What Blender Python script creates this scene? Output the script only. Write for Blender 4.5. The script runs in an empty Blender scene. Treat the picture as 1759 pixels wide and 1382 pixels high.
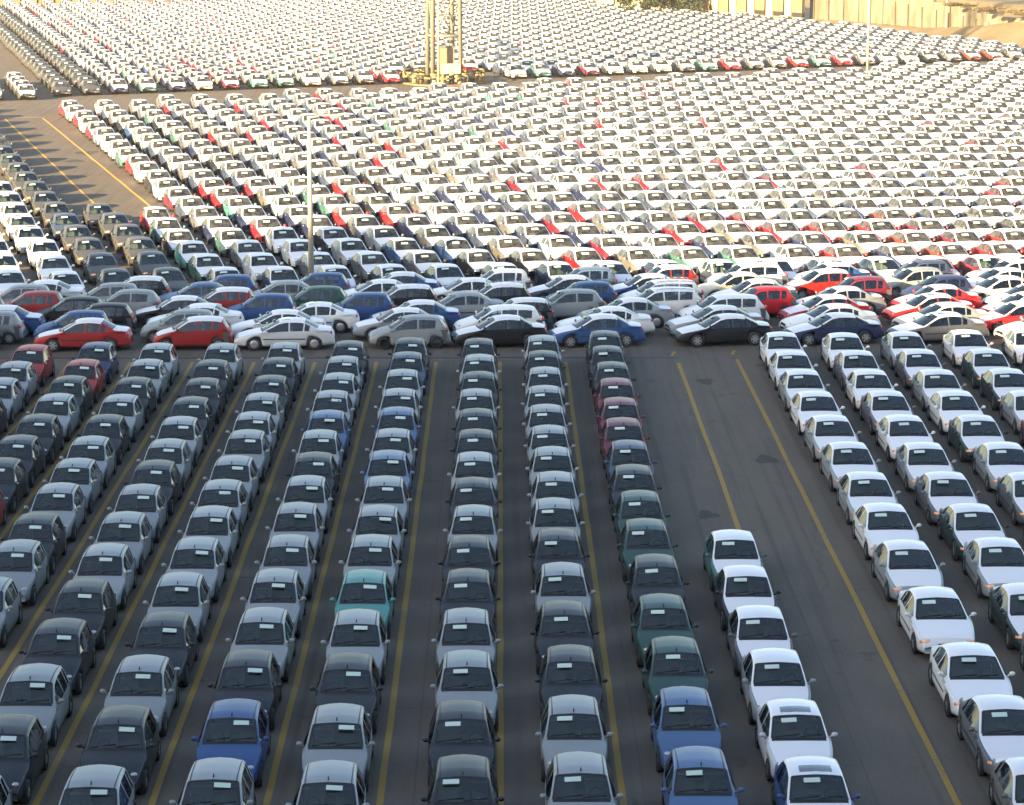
import bpy, bmesh, math, random
import numpy as np
from mathutils import Matrix, Vector

random.seed(11)
rng = np.random.default_rng(5)
S = bpy.context.scene
C = S.collection

# ------------------------------------------------------------------ camera
CAM_H, FPX, PITCH, YAW = 22.2, 4600.0, math.radians(11.38177), math.radians(0.2625)
cam_d = bpy.data.cameras.new('camera')
cam_d.sensor_width = 36.0
cam_d.lens = FPX / 1759.0 * 36.0
cam_d.clip_start, cam_d.clip_end = 1.0, 6000.0
cam = bpy.data.objects.new('camera', cam_d)
C.objects.link(cam)
cam.location = (0, 0, CAM_H)
cam.rotation_euler = (math.radians(90) - PITCH, 0, -YAW)
S.camera = cam

# ------------------------------------------------------------------ daylight
SUN_EL = math.radians(14.3)
HEAD = Vector((0.70, 0.714))                       # the way the sunlight travels over the ground
w = bpy.data.worlds.new("World"); S.world = w; w.use_nodes = True
nt = w.node_tree
bg = nt.nodes['Background']
sky = nt.nodes.new('ShaderNodeTexSky'); sky.sky_type = 'NISHITA'; sky.sun_disc = False
sky.sun_elevation = SUN_EL; sky.sun_rotation = math.atan2(-HEAD.x, -HEAD.y) % (2 * math.pi)
sky.air_density = 1.0; sky.dust_density = 1.5; sky.ozone_density = 0.6
nt.links.new(sky.outputs[0], bg.inputs[0]); bg.inputs[1].default_value = 0.05
sun_d = bpy.data.lights.new('sun', 'SUN'); sun_d.energy = 3.6; sun_d.angle = math.radians(0.6); sun_d.color = (1.0, 0.73, 0.38)
sun = bpy.data.objects.new('sun', sun_d); C.objects.link(sun)
dv = Vector((HEAD.x * math.cos(SUN_EL), HEAD.y * math.cos(SUN_EL), -math.sin(SUN_EL)))
sun.rotation_euler = dv.to_track_quat('-Z', 'Y').to_euler(); sun.location = (-100, -180, 60)
S.view_settings.view_transform = 'Standard'; S.view_settings.look = 'None'
S.view_settings.gamma = 1.0; S.view_settings.use_curve_mapping = False
S.view_settings.exposure = 3.25

# ------------------------------------------------------------------ materials
def mat(name, col=(.5, .5, .5), rough=.5, metal=0., coat=0., spec=.5, alpha=None):
    m = bpy.data.materials.new(name); m.use_nodes = True
    b = m.node_tree.nodes['Principled BSDF']
    b.inputs['Base Color'].default_value = (*col, 1)
    b.inputs['Roughness'].default_value = rough; b.inputs['Metallic'].default_value = metal
    b.inputs['Coat Weight'].default_value = coat; b.inputs['Coat Roughness'].default_value = .06
    b.inputs['Specular IOR Level'].default_value = spec
    return m
def N(m, t, **kw):
    n = m.node_tree.nodes.new(t)
    for k, v in kw.items():
        if k in n.inputs: n.inputs[k].default_value = v
        else: setattr(n, k, v)
    return n
def bsdf(m): return m.node_tree.nodes['Principled BSDF']
def L(m, a, b): m.node_tree.links.new(a, b)

def colour_source(m, attr):
    if attr: return N(m, 'ShaderNodeAttribute', attribute_name='paint').outputs['Color']
    return N(m, 'ShaderNodeObjectInfo').outputs['Color']
def paint_mat(name, attr):
    m = mat(name, rough=.5, metal=.12, coat=.22, spec=.4)
    src = colour_source(m, attr)
    tc = N(m, 'ShaderNodeTexCoord'); nz = N(m, 'ShaderNodeTexNoise'); nz.inputs['Scale'].default_value = 1.7; nz.inputs['Detail'].default_value = 4
    L(m, tc.outputs['Object'], nz.inputs['Vector'])
    mx = N(m, 'ShaderNodeMix', data_type='RGBA'); mx.inputs[7].default_value = (.16, .15, .14, 1)     # a thin film of yard dust
    mr = N(m, 'ShaderNodeMapRange'); mr.inputs[1].default_value = .35; mr.inputs[2].default_value = .8; mr.inputs[3].default_value = .0; mr.inputs[4].default_value = .06
    L(m, nz.outputs[0], mr.inputs[0]); L(m, mr.outputs[0], mx.inputs[0]); L(m, src, mx.inputs[6])
    L(m, mx.outputs[2], bsdf(m).inputs['Base Color'])
    mr2 = N(m, 'ShaderNodeMapRange'); mr2.inputs[3].default_value = .06; mr2.inputs[4].default_value = .3
    L(m, nz.outputs[0], mr2.inputs[0]); L(m, mr2.outputs[0], bsdf(m).inputs['Coat Roughness'])
    return m
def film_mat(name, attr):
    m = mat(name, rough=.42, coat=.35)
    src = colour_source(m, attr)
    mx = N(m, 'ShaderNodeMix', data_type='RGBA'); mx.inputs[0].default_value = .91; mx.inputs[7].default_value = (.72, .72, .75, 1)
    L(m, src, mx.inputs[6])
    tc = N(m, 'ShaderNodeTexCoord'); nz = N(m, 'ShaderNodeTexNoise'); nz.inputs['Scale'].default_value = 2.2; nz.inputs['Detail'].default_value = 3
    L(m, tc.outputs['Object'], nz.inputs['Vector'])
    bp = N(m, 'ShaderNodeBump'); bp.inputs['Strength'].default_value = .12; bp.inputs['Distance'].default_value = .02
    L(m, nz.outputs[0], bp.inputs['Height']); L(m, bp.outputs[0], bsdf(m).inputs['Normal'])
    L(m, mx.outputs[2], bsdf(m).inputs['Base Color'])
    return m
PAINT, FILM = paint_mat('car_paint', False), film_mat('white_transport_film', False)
PAINT_A, FILM_A = paint_mat('far_car_paint', True), film_mat('far_transport_film', True)
GLASS = bpy.data.materials.new('car_glass'); GLASS.use_nodes = True
g_ = GLASS.node_tree; g_.nodes.clear()
out = g_.nodes.new('ShaderNodeOutputMaterial'); tr = g_.nodes.new('ShaderNodeBsdfTransparent'); gl = g_.nodes.new('ShaderNodeBsdfGlossy'); mxs = g_.nodes.new('ShaderNodeMixShader'); fr = g_.nodes.new('ShaderNodeFresnel')
tr.inputs[0].default_value = (.66, .80, .80, 1); gl.inputs['Roughness'].default_value = .04; fr.inputs[0].default_value = 1.85
g_.links.new(fr.outputs[0], mxs.inputs[0]); g_.links.new(tr.outputs[0], mxs.inputs[1]); g_.links.new(gl.outputs[0], mxs.inputs[2]); g_.links.new(mxs.outputs[0], out.inputs[0])
GLASS_D = mat('far_car_glass', (.028, .031, .035), .12, spec=.35)
_t = N(GLASS_D, 'ShaderNodeTexCoord'); _n = N(GLASS_D, 'ShaderNodeTexNoise'); _n.inputs['Scale'].default_value = 2.6; _n.inputs['Detail'].default_value = 4; _n.inputs['Roughness'].default_value = .7
_r = N(GLASS_D, 'ShaderNodeValToRGB'); _r.color_ramp.elements[0].position = .40; _r.color_ramp.elements[0].color = (.014, .015, .016, 1); _r.color_ramp.elements[1].position = .66; _r.color_ramp.elements[1].color = (.075, .076, .068, 1)
L(GLASS_D, _t.outputs['Object'], _n.inputs['Vector']); L(GLASS_D, _n.outputs[0], _r.inputs[0]); L(GLASS_D, _r.outputs[0], bsdf(GLASS_D).inputs['Base Color'])   # seats and trim seen dimly through the glass
BLACK = mat('black_plastic', (.012, .012, .013), .55)
RUBBER = mat('tyre_rubber', (.014, .014, .014), .8)
RIM = mat('silver_rim', (.42, .42, .43), .35, metal=.6)
SEAT = mat('grey_seat_fabric', (.21, .215, .19), .9)
DASH = mat('dark_dashboard', (.06, .068, .07), .7)
PAPER = mat('pale_green_paper', (.50, .61, .57), .7)
LENS = mat('clear_lamp_lens', (.40, .42, .44), .08, metal=.35, coat=1.)
PEACH = mat('peach_lamp_lens', (.80, .42, .24), .12, coat=1.)
AMBER = mat('amber_lamp_lens', (.75, .20, .03), .12, coat=1.)
REDL = mat('red_lamp_lens', (.50, .015, .015), .15, coat=1.)
SUNROOF = mat('sunroof_glass', (.02, .024, .03), .05, coat=1.)
SEALM = mat('black_window_seal', (.008, .008, .010), .5)

# ------------------------------------------------------------------ helpers
def mesh_obj(name, verts, faces, m, parent=None, smooth=True, link=True):
    me = bpy.data.meshes.new(name); me.from_pydata([tuple(map(float, v)) for v in verts], [], faces); me.update()
    if smooth: me.polygons.foreach_set('use_smooth', [True] * len(me.polygons))
    if m is not None: me.materials.append(m)
    o = bpy.data.objects.new(name, me)
    if link: C.objects.link(o)
    if parent is not None: o.parent = parent
    return o
def box_vf(x0, x1, y0, y1, z0, z1, vf=None):
    v, f = vf if vf else ([], [])
    b = len(v)
    v += [(x0, y0, z0), (x1, y0, z0), (x1, y1, z0), (x0, y1, z0), (x0, y0, z1), (x1, y0, z1), (x1, y1, z1), (x0, y1, z1)]
    f += [tuple(b + i for i in q) for q in ((0, 3, 2, 1), (4, 5, 6, 7), (0, 1, 5, 4), (1, 2, 6, 5), (2, 3, 7, 6), (3, 0, 4, 7))]
    return v, f
def tube_vf(p, q, r, n=10, vf=None, r2=None):
    v, f = vf if vf else ([], [])
    p, q = Vector(p), Vector(q); d = (q - p).normalized(); u = d.orthogonal().normalized(); t = d.cross(u); b = len(v)
    r2 = r if r2 is None else r2
    for c, rr in ((p, r), (q, r2)):
        for i in range(n):
            a = 2 * math.pi * i / n; v.append(tuple(c + (u * math.cos(a) + t * math.sin(a)) * rr))
    f += [(b + i, b + (i + 1) % n, b + n + (i + 1) % n, b + n + i) for i in range(n)]
    f += [tuple(b + i for i in reversed(range(n))), tuple(b + n + i for i in range(n))]
    return v, f
def ball_vf(c, rx, ry, rz, n=8, m=5, vf=None):
    v, f = vf if vf else ([], []); b = len(v)
    for j in range(m + 1):
        a = math.pi * j / m
        for i in range(n):
            t = 2 * math.pi * i / n
            v.append((c[0] + rx * math.sin(a) * math.cos(t), c[1] + ry * math.sin(a) * math.sin(t), c[2] + rz * math.cos(a)))
    for j in range(m):
        for i in range(n):
            f.append((b + j * n + i, b + (j + 1) * n + i, b + (j + 1) * n + (i + 1) % n, b + j * n + (i + 1) % n))
    return v, f
def tag(o, label, cat, group=None):
    o['label'] = label; o['category'] = cat
    if group: o['group'] = group
    return o
def struct(o): o['kind'] = 'structure'; return o
def empty(name, loc, rz=0., link=True):
    o = bpy.data.objects.new(name, None); o.location = loc; o.rotation_euler = (0, 0, rz); o.empty_display_size = .5
    if link: C.objects.link(o)
    return o

# ------------------------------------------------------------------ pixel of the photograph -> place on the ground
def _basis():
    f = np.array([math.sin(YAW) * math.cos(PITCH), math.cos(YAW) * math.cos(PITCH), -math.sin(PITCH)])
    r = np.array([math.cos(YAW), -math.sin(YAW), 0.]); return f, r, np.cross(r, f)
FW, RT, UP = _basis()
def ground(x, y, z=0.):
    d = FW * FPX + RT * (x - 879.5) - UP * (y - 691.0); t = (z - CAM_H) / d[2]
    return float(d[0] * t), float(d[1] * t)
def project(X, Y, Z):
    v = np.array([X, Y, Z - CAM_H]); z = v @ FW
    return 879.5 + FPX * (v @ RT) / z, 691 - FPX * (v @ UP) / z
def x_at(px, Y, z):
    d = FW * FPX + RT * (px - 879.5) - UP * 0.; lo, hi = -80., 80.
    for _ in range(40):
        m_ = (lo + hi) / 2
        if project(m_, Y, z)[0] < px: lo = m_
        else: hi = m_
    return lo

# ================================================================== HAZE
hz = bpy.data.materials.new('thin_morning_haze'); hz.use_nodes = True; hn = hz.node_tree; hn.nodes.clear()
ho = hn.nodes.new('ShaderNodeOutputMaterial'); pv = hn.nodes.new('ShaderNodeVolumePrincipled'); hn.links.new(pv.outputs[0], ho.inputs[1])
pv.inputs['Color'].default_value = (.93, .93, .96, 1); pv.inputs['Density'].default_value = .00013; pv.inputs['Anisotropy'].default_value = .0
v, f = box_vf(-480, 240, -60, 640, -1.3, 66); hb = mesh_obj('haze', v, f, hz, smooth=False); hb['kind'] = 'stuff'

# ================================================================== GROUND
def asphalt_mat():
    m = mat('asphalt', (.06, .058, .055), .88, spec=.25)
    tc = N(m, 'ShaderNodeTexCoord'); b = bsdf(m)
    n1 = N(m, 'ShaderNodeTexNoise'); n1.inputs['Scale'].default_value = .06; n1.inputs['Detail'].default_value = 6
    n2 = N(m, 'ShaderNodeTexNoise'); n2.inputs['Scale'].default_value = 9.; n2.inputs['Detail'].default_value = 5
    n3 = N(m, 'ShaderNodeTexNoise'); n3.inputs['Scale'].default_value = .9; n3.inputs['Detail'].default_value = 6; n3.inputs['Roughness'].default_value = .65
    n4 = N(m, 'ShaderNodeTexNoise'); n4.inputs['Scale'].default_value = 60.; n4.inputs['Detail'].default_value = 2
    mp = N(m, 'ShaderNodeMapping'); mp.inputs['Scale'].default_value = (1, .22, 1)
    L(m, tc.outputs['Object'], mp.inputs[0]); L(m, mp.outputs[0], n3.inputs['Vector'])
    for n in (n1, n2, n4): L(m, tc.outputs['Object'], n.inputs['Vector'])
    r = N(m, 'ShaderNodeValToRGB'); r.color_ramp.elements[0].position = .33; r.color_ramp.elements[0].color = (.074, .062, .051, 1)
    r.color_ramp.elements[1].position = .70; r.color_ramp.elements[1].color = (.128, .108, .088, 1)
    a1 = N(m, 'ShaderNodeMath', operation='MULTIPLY_ADD'); a1.inputs[1].default_value = .42
    a2 = N(m, 'ShaderNodeMath', operation='MULTIPLY_ADD'); a2.inputs[1].default_value = .30
    a3 = N(m, 'ShaderNodeMath', operation='MULTIPLY_ADD'); a3.inputs[1].default_value = .22; a4 = N(m, 'ShaderNodeMath', operation='MULTIPLY'); a4.inputs[1].default_value = .14
    L(m, n4.outputs[0], a4.inputs[0]); L(m, n1.outputs[0], a3.inputs[0]); L(m, a4.outputs[0], a3.inputs[2])
    L(m, n2.outputs[0], a2.inputs[0]); L(m, a3.outputs[0], a2.inputs[2]); L(m, n3.outputs[0], a1.inputs[0]); L(m, a2.outputs[0], a1.inputs[2])
    L(m, a1.outputs[0], r.inputs[0])
    def layer(src, fac_socket, colour, k):
        mx = N(m, 'ShaderNodeMix', data_type='RGBA', blend_type='MULTIPLY'); mx.inputs[7].default_value = (*colour, 1)
        mu = N(m, 'ShaderNodeMath', operation='MULTIPLY'); mu.inputs[1].default_value = k
        L(m, fac_socket, mu.inputs[0]); L(m, mu.outputs[0], mx.inputs[0]); L(m, src, mx.inputs[6]); return mx.outputs[2]
    mp2 = N(m, 'ShaderNodeMapping'); mp2.inputs['Scale'].default_value = (2.6, .035, 1); n5 = N(m, 'ShaderNodeTexNoise'); n5.inputs['Scale'].default_value = 1.; n5.inputs['Detail'].default_value = 5
    L(m, tc.outputs['Object'], mp2.inputs[0]); L(m, mp2.outputs[0], n5.inputs['Vector'])
    r5 = N(m, 'ShaderNodeMapRange'); r5.inputs[1].default_value = .52; r5.inputs[2].default_value = .70; L(m, n5.outputs[0], r5.inputs[0])
    o1 = layer(r.outputs[0], r5.outputs[0], (.62, .62, .64), .75)                    # tyre-darkened wheel tracks along the lines
    n6 = N(m, 'ShaderNodeTexVoronoi', feature='DISTANCE_TO_EDGE'); n6.inputs['Scale'].default_value = .085
    nw = N(m, 'ShaderNodeTexNoise'); nw.inputs['Scale'].default_value = .8; nw.inputs['Detail'].default_value = 6
    vm = N(m, 'ShaderNodeVectorMath', operation='MULTIPLY_ADD'); vm.inputs[1].default_value = (1.0, 1.0, 0)
    L(m, tc.outputs['Object'], nw.inputs['Vector']); L(m, nw.outputs['Color'], vm.inputs[0]); L(m, tc.outputs['Object'], vm.inputs[2]); L(m, vm.outputs[0], n6.inputs['Vector'])
    r6 = N(m, 'ShaderNodeMapRange'); r6.inputs[1].default_value = .006; r6.inputs[2].default_value = .0; L(m, n6.outputs['Distance'], r6.inputs[0])
    o2 = layer(o1, r6.outputs[0], (.45, .44, .42), .3)                               # hairline cracks
    bk = N(m, 'ShaderNodeTexBrick'); bk.inputs['Scale'].default_value = 1.; bk.inputs['Brick Width'].default_value = 38.; bk.inputs['Row Height'].default_value = 5.6; bk.inputs['Mortar Size'].default_value = .035; bk.inputs['Mortar Smooth'].default_value = .3
    bk.inputs['Color1'].default_value = (0, 0, 0, 1); bk.inputs['Color2'].default_value = (.35, .35, .35, 1); bk.inputs['Mortar'].default_value = (1, 1, 1, 1)
    mp3 = N(m, 'ShaderNodeMapping'); mp3.inputs['Rotation'].default_value = (0, 0, math.pi / 2); mp3.inputs['Location'].default_value = (1.3, 2.1, 0); L(m, tc.outputs['Object'], mp3.inputs[0]); L(m, mp3.outputs[0], bk.inputs['Vector'])
    o3 = layer(o2, bk.outputs['Color'], (.70, .69, .68), .6)                          # paving strips and their joints
    n7 = N(m, 'ShaderNodeTexNoise'); n7.inputs['Scale'].default_value = .55; n7.inputs['Detail'].default_value = 3; L(m, tc.outputs['Object'], n7.inputs['Vector'])
    r7 = N(m, 'ShaderNodeMapRange'); r7.inputs[1].default_value = .66; r7.inputs[2].default_value = .72; L(m, n7.outputs[0], r7.inputs[0])
    o4 = layer(o3, r7.outputs[0], (.60, .58, .56), .7)                                # old oil drips
    L(m, o4, b.inputs['Base Color'])
    bp = N(m, 'ShaderNodeBump'); bp.inputs['Strength'].default_value = .25; bp.inputs['Distance'].default_value = .01
    L(m, n4.outputs[0], bp.inputs['Height']); L(m, bp.outputs[0], b.inputs['Normal'])
    return m
ASPHALT = asphalt_mat()
def sand_mat(name, c1, c2, sc=.5):
    m = mat(name, c1, .95, spec=.2); tc = N(m, 'ShaderNodeTexCoord')
    n = N(m, 'ShaderNodeTexNoise'); n.inputs['Scale'].default_value = sc; n.inputs['Detail'].default_value = 8; n.inputs['Roughness'].default_value = .65
    r = N(m, 'ShaderNodeValToRGB'); r.color_ramp.elements[0].position = .35; r.color_ramp.elements[0].color = (*c1, 1); r.color_ramp.elements[1].position = .68; r.color_ramp.elements[1].color = (*c2, 1)
    L(m, tc.outputs['Object'], n.inputs['Vector']); L(m, n.outputs[0], r.inputs[0]); L(m, r.outputs[0], bsdf(m).inputs['Base Color'])
    return m
SAND = sand_mat('sandy_earth', (.105, .084, .052), (.155, .127, .082), .25)
struct(mesh_obj('ground', [(-2500, -600, -.02), (2500, -600, -.02), (2500, 5000, -.02), (-2500, 5000, -.02)], [(0, 1, 2, 3)], sand_mat('earth_far', (.16, .13, .08), (.26, .21, .13), .05)))
struct(mesh_obj('asphalt_yard', [(-160, -5, 0), (130, -5, 0), (130, 300, 0), (90, 310, 0), (64, 330, 0), (52, 366, 0), (46, 384, 0), (31, 405, 0), (20, 425, 0), (13, 462, 0), (-30, 462, 0), (-58, 438, 0), (-160, 424, 0)], [tuple(range(13))], ASPHALT))

def worn_paint(name, col, wear=.5):
    m = mat(name, col, .8); tc = N(m, 'ShaderNodeTexCoord')
    n = N(m, 'ShaderNodeTexNoise'); n.inputs['Scale'].default_value = 5.; n.inputs['Detail'].default_value = 8; n.inputs['Roughness'].default_value = .75
    n0 = N(m, 'ShaderNodeTexNoise'); n0.inputs['Scale'].default_value = .35; n0.inputs['Detail'].default_value = 3
    r = N(m, 'ShaderNodeMapRange'); r.inputs[1].default_value = wear; r.inputs[2].default_value = wear + .16
    ad = N(m, 'ShaderNodeMath', operation='MULTIPLY_ADD'); ad.inputs[1].default_value = .5
    hf = N(m, 'ShaderNodeMath', operation='MULTIPLY'); hf.inputs[1].default_value = .5
    mx = N(m, 'ShaderNodeMix', data_type='RGBA'); mx.inputs[6].default_value = (*col, 1); mx.inputs[7].default_value = (.085, .078, .062, 1)
    L(m, tc.outputs['Object'], n.inputs['Vector']); L(m, tc.outputs['Object'], n0.inputs['Vector'])
    L(m, n0.outputs[0], hf.inputs[0]); L(m, n.outputs[0], ad.inputs[0]); L(m, hf.outputs[0], ad.inputs[2])
    L(m, ad.outputs[0], r.inputs[0]); L(m, r.outputs[0], mx.inputs[0]); L(m, mx.outputs[2], bsdf(m).inputs['Base Color'])
    return m
YELLOW = worn_paint('yellow_road_paint', (.25, .15, .014), .52)
YELLOW_B = worn_paint('bright_yellow_road_paint', (.46, .25, .02), .58)
PALE = worn_paint('pale_road_paint', (.35, .30, .2), .5)
def line(p, q, wd, m, z=.006, name='painted_line', seg=1):
    p, q = Vector(p), Vector(q); d = (q - p).normalized(); n = Vector((-d.y, d.x)) * wd / 2; v = []; f = []
    for i in range(seg + 1):
        c = p.lerp(q, i / seg); wob = Vector((-d.y, d.x)) * (random.uniform(-.02, .02) if seg > 1 else 0)
        v += [(*(c + n + wob), z), (*(c - n + wob), z)]
        if i: k = 2 * i; f.append((k - 2, k, k + 1, k - 1))
    return struct(mesh_obj(name, v, f, m, smooth=False))
for i, X in enumerate((-19.5, -16.75, -13.95, -11.15, -8.40, -5.60, -2.92, 0.0, 3.0)):
    line((X, 119.6), (X + random.uniform(-.06, .06), 30), .17, YELLOW, seg=24)
line((8.1, 119.3), (8.2, 30), .17, YELLOW, seg=24)
line((10.82, 120.2), (11.1, 30), .17, YELLOW, seg=24)
for X, Y in ((8.0, 121.6), (10.8, 121.9), (13.6, 121.4)): line((X - .1, Y - .5), (X + .1, Y + .6), .15, YELLOW)
line((-6.9, 121.2), (-7.1, 122.2), .15, YELLOW)
line((-40.6, 238.5), (-23.0, 175.7), .17, YELLOW_B, seg=30)
line((-43.9, 238.0), (-19.6, 151.0), .15, YELLOW_B, seg=30)
line((-46, 238.6), (-40.6, 239.6), .2, PALE)
# the shallow drain that crosses the yard in front of the crosswise rows
DRAIN = mat('dark_drain_iron', (.022, .021, .02), .7)
v, f = box_vf(-40, 8.2, 120.55, 120.85, -.05, .010); struct(mesh_obj('drain_channel', v, f, DRAIN, smooth=False))
line((-40, 120.98), (8.2, 120.98), .07, mat('drain_edge_concrete', (.14, .13, .115), .85), z=.008, name='drain_edge')
line((4.5, 128.9), (9.0, 128.9), .1, PALE)
STAIN = mat('dark_oil_stain', (.050, .048, .044), .9, spec=.2)
STAIN2 = mat('pale_dried_puddle', (.115, .108, .095), .85)
for x, y, rx, ry, mm in ((1212, 655, .34, .7, STAIN), (1316, 789, .42, .75, STAIN), (1215, 884, .34, .6, STAIN), (150, 262, .9, 1.3, STAIN), (128, 276, .7, 1.0, STAIN)):
    X, Y = ground(x, y); vv = []
    for k in range(28):
        a = 2 * math.pi * k / 28; q = 1 + .22 * math.sin(3 * a + x) + random.uniform(-.12, .12); vv.append((X + rx * q * math.cos(a), Y + ry * q * math.sin(a), .004))
    struct(mesh_obj('ground_stain', vv, [tuple(range(28))], mm, smooth=False))

# ================================================================== CARS
def lin(y, ks, vs): return float(np.interp(y, ks, vs))
SPEC = {
 # L length, W width, pts centre-line profile, keys: yh bonnet front, yc cowl, yf roof front, yr roof rear, yg rear glass foot, yb boot end
 'hatchback': dict(L=3.72, W=1.67, belt=.90, pts=[(-1.86, .50), (-1.84, .60), (-1.72, .73), (-1.45, .84), (-.98, .975), (-.24, 1.425), (.15, 1.478), (.7, 1.485), (1.2, 1.455), (1.44, 1.40), (1.70, 1.02), (1.80, .86), (1.86, .60)],
     yh=-1.70, yc=-.98, yf=-.24, yr=1.42, yg=1.68, yb=None, win=(-.80, .22, .30, 1.00, 1.08, 1.34), wy=1.20, wr=.285, roofw=.21),
 'three_door_hatchback': dict(L=3.80, W=1.68, belt=.91, pts=[(-1.90, .50), (-1.88, .60), (-1.76, .73), (-1.45, .84), (-.98, .975), (-.24, 1.42), (.15, 1.47), (.7, 1.47), (1.2, 1.43), (1.46, 1.37), (1.74, 1.02), (1.84, .86), (1.90, .60)],
     yh=-1.74, yc=-.98, yf=-.24, yr=1.44, yg=1.70, yb=None, win=(-.80, .36, .45, 1.30), wy=1.22, wr=.29, roofw=.21),
 'small_sedan': dict(L=4.20, W=1.68, belt=.90, pts=[(-2.10, .50), (-2.08, .60), (-1.95, .72), (-1.65, .83), (-1.12, .96), (-.40, 1.41), (0., 1.465), (.5, 1.47), (.95, 1.42), (1.52, 1.06), (1.62, 1.03), (1.98, 1.0), (2.06, .86), (2.10, .60)],
     yh=-1.93, yc=-1.12, yf=-.40, yr=.96, yg=1.50, yb=1.98, win=(-.94, .08, .16, .86, .93, 1.12), wy=1.28, wr=.29, roofw=.21),
 'sedan': dict(L=4.68, W=1.80, belt=.86, pts=[(-2.34, .48), (-2.32, .57), (-2.18, .68), (-1.85, .77), (-1.12, .915), (-.26, 1.335), (.1, 1.395), (.55, 1.40), (1.0, 1.35), (1.64, 1.04), (1.76, 1.0), (2.18, .965), (2.30, .86), (2.34, .60)],
     yh=-2.16, yc=-1.12, yf=-.26, yr=1.0, yg=1.62, yb=2.20, win=(-.92, .20, .28, .98, 1.05, 1.30), wy=1.38, wr=.31, roofw=.25),
 'compact_sedan': dict(L=4.50, W=1.74, belt=.88, pts=[(-2.25, .49), (-2.23, .59), (-2.10, .70), (-1.78, .80), (-1.12, .935), (-.32, 1.375), (.05, 1.435), (.5, 1.44), (.95, 1.39), (1.55, 1.06), (1.66, 1.02), (2.10, .99), (2.21, .87), (2.25, .60)],
     yh=-2.08, yc=-1.12, yf=-.32, yr=.96, yg=1.53, yb=2.12, win=(-.93, .14, .22, .90, .97, 1.20), wy=1.32, wr=.30, roofw=.23),
 'people_carrier': dict(L=4.35, W=1.74, belt=.93, pts=[(-2.17, .52), (-2.15, .64), (-2.0, .77), (-1.7, .86), (-1.26, .98), (-.52, 1.44), (-.1, 1.50), (.6, 1.515), (1.3, 1.48), (1.68, 1.42), (1.98, 1.02), (2.10, .88), (2.17, .60)],
     yh=-1.98, yc=-1.26, yf=-.52, yr=1.66, yg=1.96, yb=None, win=(-1.12, -.06, .02, .82, .90, 1.58), wy=1.32, wr=.31, roofw=.17),
}
class Shape:
    def __init__(s, kind):
        s.k = kind; s.__dict__.update(SPEC[kind]); s.ys = [p[0] for p in s.pts]; s.zs = [p[1] for p in s.pts]; s.ztop = max(s.zs)
    def zt(s, y):
        h = min(.07, max(.004, s.L / 2 - abs(y))); return sum(lin(y + h * t, s.ys, s.zs) for t in (-1, -.5, 0, .5, 1)) / 5
    def arch(s, y, base):
        R = s.wr + .055; z = base
        for c in (-s.wy * 1.02, s.wy):
            d = abs(y - c)
            if d < R: z = max(z, s.wr + math.sqrt(R * R - d * d) * .98)
        return z
    def bend(s, p):
        """plan curvature: nose, windscreen foot, roof ends and tail bow outward along the centre line"""
        x, y, z = p; q = x / (s.W / 2); wz = max(0., min(1., (z - .42) / .34)); wz = wz * wz * (3 - 2 * wz)
        k = .17 * max(-1., min(1., -(y - .15) / (s.L * .22)))
        return (x, y + k * q * q * wz, z)
    def section(s, y, arches=True):
        e = abs(y) / (s.L / 2); pl = 1 - .20 * e ** 5 - .03 * e ** 2; W2 = s.W / 2
        zt = s.zt(y); belt = s.belt + .035 * (y / (s.L / 2)); zb = min(belt, zt - .05)
        t = max(0., min(1., (zt - belt) / (s.ztop - belt)))
        cabin = s.yc < y < s.yg
        wm = W2 * pl; w3 = wm * .975
        w2 = w3 * (.945 - s.roofw * t) if cabin or t > .05 else w3 * .93
        c = .045 + .03 * t if cabin else .06
        if y < s.yh: c *= .7
        z3 = zt - c; z3 = max(z3, zb + .005)
        sill = .21 + .06 * max(0, e - .75) * 4
        bot = s.arch(y, sill) if arches else sill
        z7 = zb - min(.12, (zb - bot) * .3)
        P = [(0, zt), (.5 * w2, zt - .22 * c), (.925 * w2, zt - .72 * c), (w2, z3 - .004)]
        for q, bul in ((.10, .006), (.93, .012)): P.append((w2 + q * (w3 - w2) + bul * (1 if t > .1 else 0), z3 + q * (zb - z3)))
        P += [(w3, zb), (wm, z7), (wm * 1.0, bot + (z7 - bot) * .60), (wm * .985, bot + (z7 - bot) * .25), (wm * .955, bot), (wm * .80, bot + .01)]
        return P
    def stations(s, full=True):
        a, b, wn = -s.L / 2, s.L / 2, s.win
        ks = [a, a + .05, s.yh, s.yc, s.yc + .06, s.yf - .02, s.yf, s.yr, s.yr + .02, s.yg, b - .05, b] + list(wn)
        if full:
            ks += [a + .1, (a + s.yh) / 2] + list(np.linspace(s.yh, s.yc, 8)) + list(np.linspace(s.yc + .06, s.yf, 5)) + list(np.linspace(s.yf, s.yr, 9)) + list(np.linspace(s.yr, s.yg, 4)) + list(np.linspace(s.yg, b, 6))
            for c in (-s.wy * 1.02, s.wy): ks += [c + (s.wr + .055) * math.cos(math.pi * k / 10) for k in range(11)] + [c - s.wr - .07, c + s.wr + .07]
            tol = .018
        else:
            ks = [a, a + .12, s.yh, (s.yh + s.yc) / 2, s.yc, s.yf, (s.yf + s.yr) / 2, s.yr, s.yg, b - .10, b] + [wn[0], wn[1], wn[2], wn[-1]]; tol = .05
        if s.yb: ks.append(s.yb)
        hard = {round(q, 4) for q in (a, b, s.yh, s.yc, s.yf, s.yr, s.yg) + tuple(wn)} | ({round(s.yb, 4)} if s.yb else set()) | ({round(s.yc + .06, 4)} if full else set())
        ks = sorted(set(round(float(k), 4) for k in ks)); o = []
        for k in ks:
            if o and k - o[-1] < tol:
                if k in hard and o[-1] not in hard: o[-1] = k
                elif k in hard and k - o[-1] > .004: o.append(k)
                continue
            o.append(k)
        return o
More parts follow.
